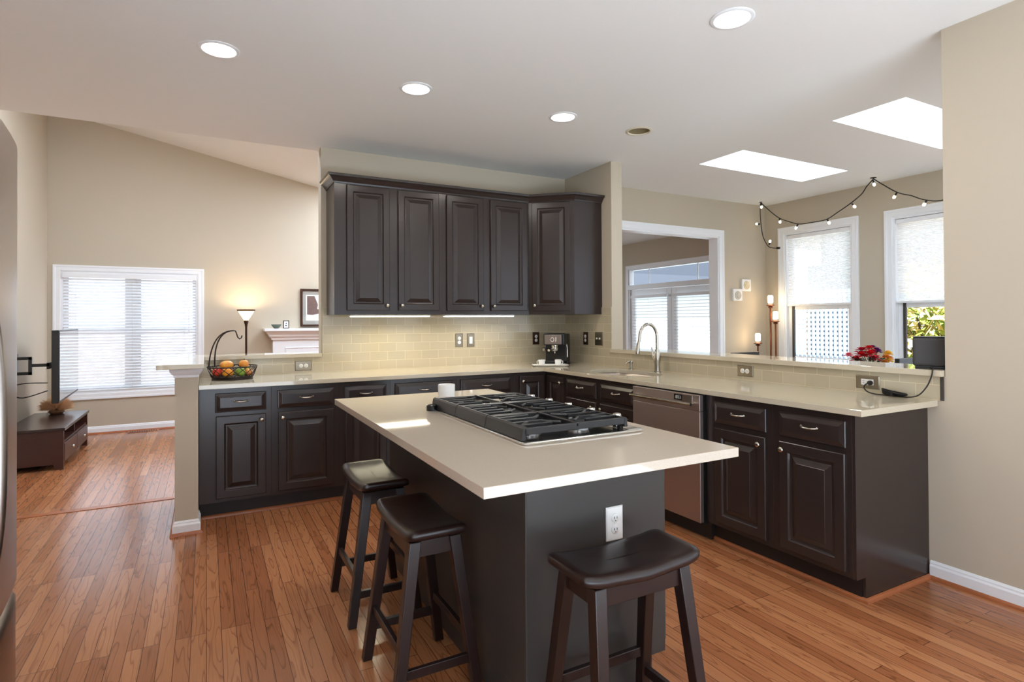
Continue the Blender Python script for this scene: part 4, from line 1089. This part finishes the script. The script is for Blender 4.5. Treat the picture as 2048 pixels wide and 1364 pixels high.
# floor register
fv = thing('floor_vent', 'brown wooden floor vent below the family room window', 'floor vent', (-.68, 8.32, 0))
MB().box(-.16, .16, -.05, .05, 0, .006).build('frame', 'oak', fv, bevel=.002)
m = MB()
for i in range(12): m.box(-.142+i*.0245, -.128+i*.0245, -.036, .036, .0058, .0066)
m.build('slots', 'slot', fv)
# torchiere
tl = thing('floor_lamp', 'lit torchiere floor lamp with a cone glass shade by the far wall', 'floor lamp', (.458, 8.17, 0))
MB().lathe([(.14,0),(.14,.012),(.05,.03),(.014,.05)], (0,0,0), 28).build('base', 'bronze', tl, smooth=40)
MB().lathe([(.013,.04),(.013,1.27),(.018,1.3),(.03,1.345),(.02,1.36)], (0,0,0), 16).build('pole', 'bronze', tl, smooth=40)
sh = MB().lathe([(.025,1.355),(.104,1.487),(.102,1.487),(.024,1.36)], (0,0,0), 8, cap0=False, cap1=False).build('shade', 'lampshade', tl)
MB().lathe([(.1045,1.476),(.110,1.497),(.108,1.497),(.1025,1.476)], (0,0,0), 8, cap0=False, cap1=False).build('shade_rim', pbr('amber_rim', S(90,66,40), .4), sh)
lamp('torchiere_light', 'POINT', (.458, 8.17, 1.47), 5.0, (1, .8, .55), .04)
# fireplace mantel
mn = thing('fireplace_mantel', 'white fireplace mantel with dentil moulding against the far wall', 'mantel', (1.62, YF, 0))
hw = .94
def ringm(o_, z): return [(-hw+.11-o_, -.17-o_, z), (hw-.11+o_, -.17-o_, z), (hw-.11+o_, 0, z), (-hw+.11-o_, 0, z)]
MB().loops([ringm(0,1.09),ringm(.02,1.095),ringm(.024,1.115),ringm(.05,1.14),ringm(.056,1.16),ringm(.085,1.195),ringm(.10,1.205),ringm(.11,1.212),ringm(.11,1.245)]).build('shelf', 'trim', mn)
MB().box(-hw+.11, hw-.11, -.165, 0, .82, 1.095).build('frieze', 'trim', mn)
MB().rects(1.36, .13, [(0,0),(0,.008),(.01,.012),(.02,.004),(.03,.004)], -.165, -.68, .86).build('frieze_panel', 'trim', mn)
m = MB()
for i in range(34): m.box(-hw+.135+i*.049, -hw+.16+i*.049, -.188, -.17, 1.112, 1.138)
m.build('dentils', 'trim', mn)
for s_ in (-1, 1): MB().box(*sorted((s_*(hw-.11), s_*(hw-.33))), -.165, 0, 0, .82).build('pilaster', 'trim', mn)
MB().box(-hw+.33, hw-.33, -.09, 0, 0, .82).build('firebox', 'enamel', mn)
pf = thing('picture_frame', 'dark framed picture above the mantel with a grey mat', 'picture', (1.158, YF, 1.265))
m = MB(); jamb(m, 'x', 0, .62, 0, .53, -.03, -.002, .03); m.build('frame', 'bronze', pf, bevel=.003)
MB().box(.028, .592, -.014, -.004, .028, .502).build('mat_board', 'fabric', pf)
ar = MB().box(.075, .545, -.016, -.013, .085, .445).build('print', 'paper', pf)
h_ = MB(); pts = [(.09,.17),(.09,.43),(.19,.43),(.235,.31),(.225,.25),(.30,.215),(.29,.19),(.16,.165)]
h_.loops([[(x,-.0165,z) for x, z in pts], [(x,-.0172,z) for x, z in pts]])
h_.build('printed_building', noise_tint(pbr('brown_print', S(110,86,80), .8), 60, .5), ar)
MB().box(.03, .59, -.0175, -.017, .03, .5).build('picture_glass', 'glass', pf)
bw = MB().lathe([(.02,0),(.03,.003),(.055,.03),(.066,.056),(.063,.056),(.05,.03),(.002,.01)], (0,0,0), 24)
tag(bw.build('bowl', noise_tint(pbr('green_stoneware', S(86,96,84), .35), 40, .25), None, (.83, 8.25, 1.245), smooth=50), 'small dark green bowl on the left end of the mantel', 'bowl')
sf = thing('photo_frame', 'small dark framed photo standing on the mantel beside the bowl', 'picture', (.955, 8.27, 1.245), math.radians(8))
m = MB(); jamb(m, 'x', -.038, .038, 0, .108, -.008, .006, .009); m.build('frame', 'black', sf)
p_ = MB().box(-.03, .03, -.003, .002, .008, .1).build('photo', 'paper', sf)
m = MB(); m.box(-.012, .01, -.0045, -.003, .03, .045); m.box(-.006, .006, -.0045, -.003, .058, .075); m.build('photo_marks', 'slot', p_)

# ------------------------------------------------------------------ nook
nl = thing('floor_lamp', 'dark bronze floor lamp with three candle glasses in the nook corner', 'floor lamp', (6.13, 4.74, 0))
MB().lathe([(.15,0),(.15,.015),(.06,.03),(.02,.05)], (0,0,0), 28).build('base', 'rust', nl, smooth=40)
for dx_, dy_, zt_ in ((.055,.0,1.50), (.075,-.055,1.30), (-.105,.06,1.03)):
    st = MB().tube(smooth_path([(0,0,.03),(dx_*.7,dy_*.7,.18),(dx_,dy_,.4),(dx_,dy_,zt_-.02)]), .011, 8)
    st.lathe([(.012,zt_-.03),(.03,zt_-.02),(.018,zt_-.01),(.045,zt_),(.05,zt_+.006),(.03,zt_+.016)], (dx_,dy_,0), 20)
    s_ = st.build('stem', 'rust', nl, smooth=50)
    MB().lathe([(.022,zt_+.03),(.031,zt_+.045),(.031,zt_+.115),(.022,zt_+.128)], (dx_,dy_,0), 20).build('bulb', 'candle', s_, smooth=40)
    MB().lathe([(.03,zt_+.014),(.043,zt_+.03),(.045,zt_+.14)], (dx_,dy_,0), 20, cap0=False, cap1=False).build('glass', 'glass', s_, smooth=40)
    lamp('candle_light', 'POINT', (6.13+dx_-.05, 4.74+dy_-.05, zt_+.08), .9, (1, .75, .45), .03)
sl = thing('string_lights', 'black cord of small bulbs strung from the nook ceiling', 'string lights', (0,0,0))
c1 = [(6.1,4.8,ZC-.004),(6.1,4.81,2.681),(6.1,4.797,2.509),(6.1,4.769,2.356),(6.1,4.697,2.23),(6.1,4.62,2.2),(6.1,4.578,2.195)]
c2 = [(6.1,4.8,ZC-.004),(6.1,4.68,2.67),(6.1,4.539,2.552),(6.1,4.402,2.486),(6.1,4.281,2.441),(6.1,4.121,2.436),(6.1,3.947,2.443),(6.1,3.801,2.508),(6.1,3.678,2.57),(6.1,3.559,2.647),(6.1,3.505,2.717),(6.1,3.44,2.775),(6.1,3.435,2.782),(6.1,3.367,2.723),(6.1,3.204,2.594),(6.1,3.079,2.538),(6.1,3.004,2.495),(6.1,2.937,2.466),(6.1,2.829,2.442),(6.1,2.6,2.46),(6.1,2.3,2.55)]
MB().tube(smooth_path(c1), .0055, 6).tube(smooth_path(c2), .0055, 6).tube([(6.1,4.578,2.195),(6.1,4.54,2.192)], .014, 8).build('cord', 'rubber', sl, smooth=60)
MB().lathe([(.03,ZC-.004),(.03,ZC),(.001,ZC)], (6.1,3.437,0), 12).lathe([(.006,2.78),(.006,ZC-.002)], (6.1,3.437,0), 8).build('ceiling_hook', 'black', sl)
MB().lathe([(.02,ZC-.004),(.02,ZC),(.001,ZC)], (6.1,4.8,0), 12).build('ceiling_hook', 'black', sl)
for y, z, d_ in ((4.815,2.522,(0,1,.2)),(4.684,2.245,(0,-.3,1)),(4.539,2.548,(0,-.2,-1)),(4.296,2.44,(0,.5,-.8)),(3.938,2.44,(0,-.4,-.8)),(3.66,2.565,(0,-.6,-.8)),(3.437,2.765,(0,-.2,-1)),(3.21,2.592,(0,.5,-.8)),(2.94,2.468,(0,.5,-.8)),(4.79,2.775,(0,.0,-1))):
    d_ = Vector(d_).normalized(); p = Vector((6.1, y, z))
    s_ = MB().tube([p, p+d_*.03], .009, 8).build('socket', 'rubber', sl)
    MB().tube([p+d_*.028, p+d_*.038, p+d_*.05, p+d_*.062], [.008,.013,.014,.006], 10).build('bulb', 'bulb', s_, smooth=60)
for k, (x0, z0, lab) in enumerate(((5.985, 1.76, 'small white square shell plaque, the upper one left of the nook corner'), (5.826, 1.637, 'small white square shell plaque, the lower one left of the nook corner'))):
    t = thing('wall_plaque', lab, 'wall decoration', (x0, YB, z0), 0, 'shell plaques')
    MB().box(-.08, .08, -.03, 0, -.075, .075).build('panel', 'paper', t, bevel=.003)
    r_ = [(.052,0),(.05,.012),(.03,.02),(.001,.022)]
    MB().lathe([(.055,.03),(.05,.038),(.035,.034),(.028,.044),(.012,.04),(.001,.046)], (0,0,-.005 if k else .0), 18, 'y').build('shell', noise_tint(pbr('grey_shell%d' % k, S(190,184,172) if k else S(214,200,168), .6), 25, .45), t, smooth=60)
# dining table, chairs and flowers
dt = thing('dining_table', 'dark dining table in the nook, mostly hidden by the bar ledge', 'table', (5.02, 3.25, 0))
MB().box(-.42, .42, -.49, .49, .725, .755).build('table_top', 'stool', dt, bevel=.006)
for sx in (-1, 1):
    for sy in (-1, 1): MB().leg((sx*.36, sy*.44, 0), (sx*.36, sy*.44, .73), .05, .065).build('leg', 'stool', dt)
def dining_chair(label, loc, rz, hb):
    t = thing('dining_chair', label, 'chair', loc, rz, 'black nook chairs')
    MB().box(-.21, .21, -.2, .22, .44, .475).build('seat', 'black', t, bevel=.008)
    for sx in (-1, 1):
        MB().leg((sx*.185, .19, 0), (sx*.185, .19, .45), .035).build('leg', 'black', t)
        MB().leg((sx*.185, -.22, 0), (sx*.185, -.235, hb-.03), .035).build('leg', 'black', t)
    MB().box(-.205, .205, -.255, -.222, hb-.075, hb).build('top_rail', 'black', t, bevel=.004)
    m = MB()
    for i in range(5): m.box(-.14+i*.07-.012, -.14+i*.07+.012, -.245, -.23, .47, hb-.07)
    m.build('back_slats', 'black', t)
dining_chair('black chair at the near end of the nook table, beside the flowers', (4.48, 2.5, 0), 0, 1.05)
dining_chair('black chair at the far end of the nook table, left of the window', (5.09, 3.98, 0), PI, .98)
vs = thing('flower_vase', 'bouquet of red, purple and yellow flowers just beyond the bar ledge', 'flowers', (4.94, 2.83, .755))
MB().lathe([(.05,0),(.055,.01),(.06,.10),(.045,.16),(.05,.18),(.046,.18),(.04,.16),(.052,.02),(.001,.01)], (0,0,0), 20).build('vase', 'white_glaze', vs, smooth=50)
rnd = random.Random(11)
FC = {'red': S(205,22,36), 'crimson': S(190,20,60), 'pink': S(232,110,120), 'purple': S(110,30,120), 'violet': S(84,40,140), 'yellow': S(236,190,40), 'orange': S(222,140,50)}
FM = {k: noise_tint(pbr('petal_'+k, v, .6), 50, .15) for k, v in FC.items()}
leafm = noise_tint(pbr('bouquet_leaf', S(40,84,48), .5), 30, .2)
lf = MB()
for i in range(34):
    a = rnd.random()*2*PI; r = .05+.10*rnd.random(); c_ = Vector((r*math.cos(a)*1.2, r*math.sin(a), .19+.05*rnd.random())); d = Vector((math.cos(a), math.sin(a), .3))*.055; q = Vector((-math.sin(a), math.cos(a), .2))*.018
    lf.add([c_-d, c_+q, c_+d, c_-q], [(0,1,2,3)])
lf.build('leaves', leafm, vs)
flw = [('red',(-.085,-.03,.29),.065),('red',(-.02,-.05,.30),.07),('crimson',(-.055,.02,.33),.06),('red',(-.11,.0,.25),.055),('pink',(-.165,.02,.29),.045),('red',(-.015,-.02,.35),.055),('crimson',(.01,-.06,.26),.055),('purple',(.06,.0,.335),.045),('violet',(.085,.03,.32),.04),('purple',(.04,.03,.36),.038),('yellow',(.145,-.02,.30),.04),('orange',(.11,-.05,.275),.042),('yellow',(.13,-.05,.24),.045),('orange',(.165,.0,.26),.038),('yellow',(.17,.03,.31),.036),('orange',(.09,-.06,.23),.04)]
# the bouquet is seen along the camera direction: x of the list runs across it
for cname, (u, v, z), r in flw:
    p = Vector((u*.86+v*.4, -u*.5+v*.8, z*.93))
    m = MB()
    for L_ in range(4):
        for i in range(11):
            a = 2*PI*(i+.5*L_)/9+rnd.random()*.2; e = -.15+.42*L_; rr_ = r*1.1*(1-.13*L_)
            d = Vector((math.cos(a)*math.cos(e), math.sin(a)*math.cos(e), math.sin(e)))*rr_; q = Vector((-math.sin(a), math.cos(a), 0))*rr_*.24
            m.add([p, p+d*.6-q+Vector((0,0,.004)), p+d+Vector((0,0,-.004)), p+d*.6+q+Vector((0,0,.004))], [(0,1,2,3)])
    fl_ = m.build('blossom', FM[cname], vs)
    MB().tube([p, (p+Vector((0,0,.16)))*.5, Vector((0,0,.15))], .003, 5).build('stem', leafm, fl_)

# ------------------------------------------------------------------ outdoors
lat = MB(); y0, y1, z0, z1, pt = 4.02, 5.26, .2, 1.72, .0615
k = 0
y = y0
while y < y1: lat.box(7.25, 7.258, y, y+.031, z0, z1); y += pt
z = z0
while z < z1: lat.box(7.258, 7.266, y0, y1, z, z+.031); z += pt
lt = thing('lattice_screen', 'white lattice screen outside the nook window', 'lattice', (0,0,0))
lat.build('lattice', pbr('white_lattice', S(178,194,206), .7), lt)
for yy in (y0-.04, y1): MB().box(7.23, 7.29, yy, yy+.05, -.15, z1+.02).build('post', pbr('white_post%d' % int(yy*10), S(230,238,242), .6), lt)
fn = MB()
for i in range(7): fn.box(7.7, 7.725, 4.3+i*.14, 4.3+i*.14+.136, -.15, 2.1)
tag(fn.build('garden_fence', pbr('dark_slate_fence', S(30,46,54), .8)), 'dark board fence behind the lattice screen', 'fence')
def shrub(name, label, cat, c_, rad, n, cols, leaf, seed, trunk=True):
    rnd = random.Random(seed)
    t = thing(name, label, cat, (c_[0], c_[1], -.15))
    per = [MB() for _ in cols]
    for i in range(n):
        v = Vector((rnd.gauss(0,1), rnd.gauss(0,1), rnd.gauss(0,1))).normalized()*rnd.random()**.45
        p = Vector((v.x*rad[0], v.y*rad[1], c_[2]+.15+v.z*rad[2]))
        a = Vector((rnd.gauss(0,1), rnd.gauss(0,1), rnd.gauss(0,1))).normalized(); b = a.orthogonal().normalized()
        l_ = leaf*(.6+.8*rnd.random())
        per[rnd.randrange(len(cols))].add([p-a*l_, p+b*l_*.4, p+a*l_, p-b*l_*.4], [(0,1,2,3)])
    for m_, col in zip(per, cols):
        m_.build('foliage', translucent(name+'_leaf', col, .4), t)['kind'] = 'stuff'
    br = MB()
    for i in range(9):
        a = rnd.random()*2*PI; br.tube(smooth_path([(0,0,0),(.1*math.cos(a),.1*math.sin(a),(c_[2]+.15)*.6),(rad[0]*.6*math.cos(a),rad[1]*.6*math.sin(a),c_[2]+.15+rad[2]*.4*rnd.random())]), .014, 6)
    br.build('branches', 'wire', t)
shrub('garden_shrub', 'yellow green shrub outside the rightmost nook window', 'shrub', (9.6, 4.6, 1.15), (.9,1.2,1.1), 2600, [S(150,160,70), S(196,170,96), S(110,128,60), S(214,196,140)], .085, 5)
hs = thing('neighbour_house', 'pale house with a dark roof beyond the sunroom doors', 'house', (16, 16, -.15))
MB().box(0, 6, -8, 8, 0, 2.65).build('wall', pbr('pale_siding', S(228,230,228), .8), hs)
MB().add([(-.4,-8.4,2.6),(-.4,8.4,2.6),(3,8.4,4.6),(3,-8.4,4.6),(6.4,-8.4,2.6),(6.4,8.4,2.6)], [(0,1,2,3),(3,2,5,4),(0,3,4),(1,5,2)]).build('roof', noise_tint(pbr('slate_roof', S(18,22,28), .9), 3, .3, stretch=(1,1,6)), hs)
struct(MB().add([(-30,-30,-.16),(40,-30,-.16),(40,40,-.16),(-30,40,-.16)], [(0,1,2,3)]).build('ground', noise_tint(pbr('grey_paving', S(92,93,88), .9), 3, .08)))
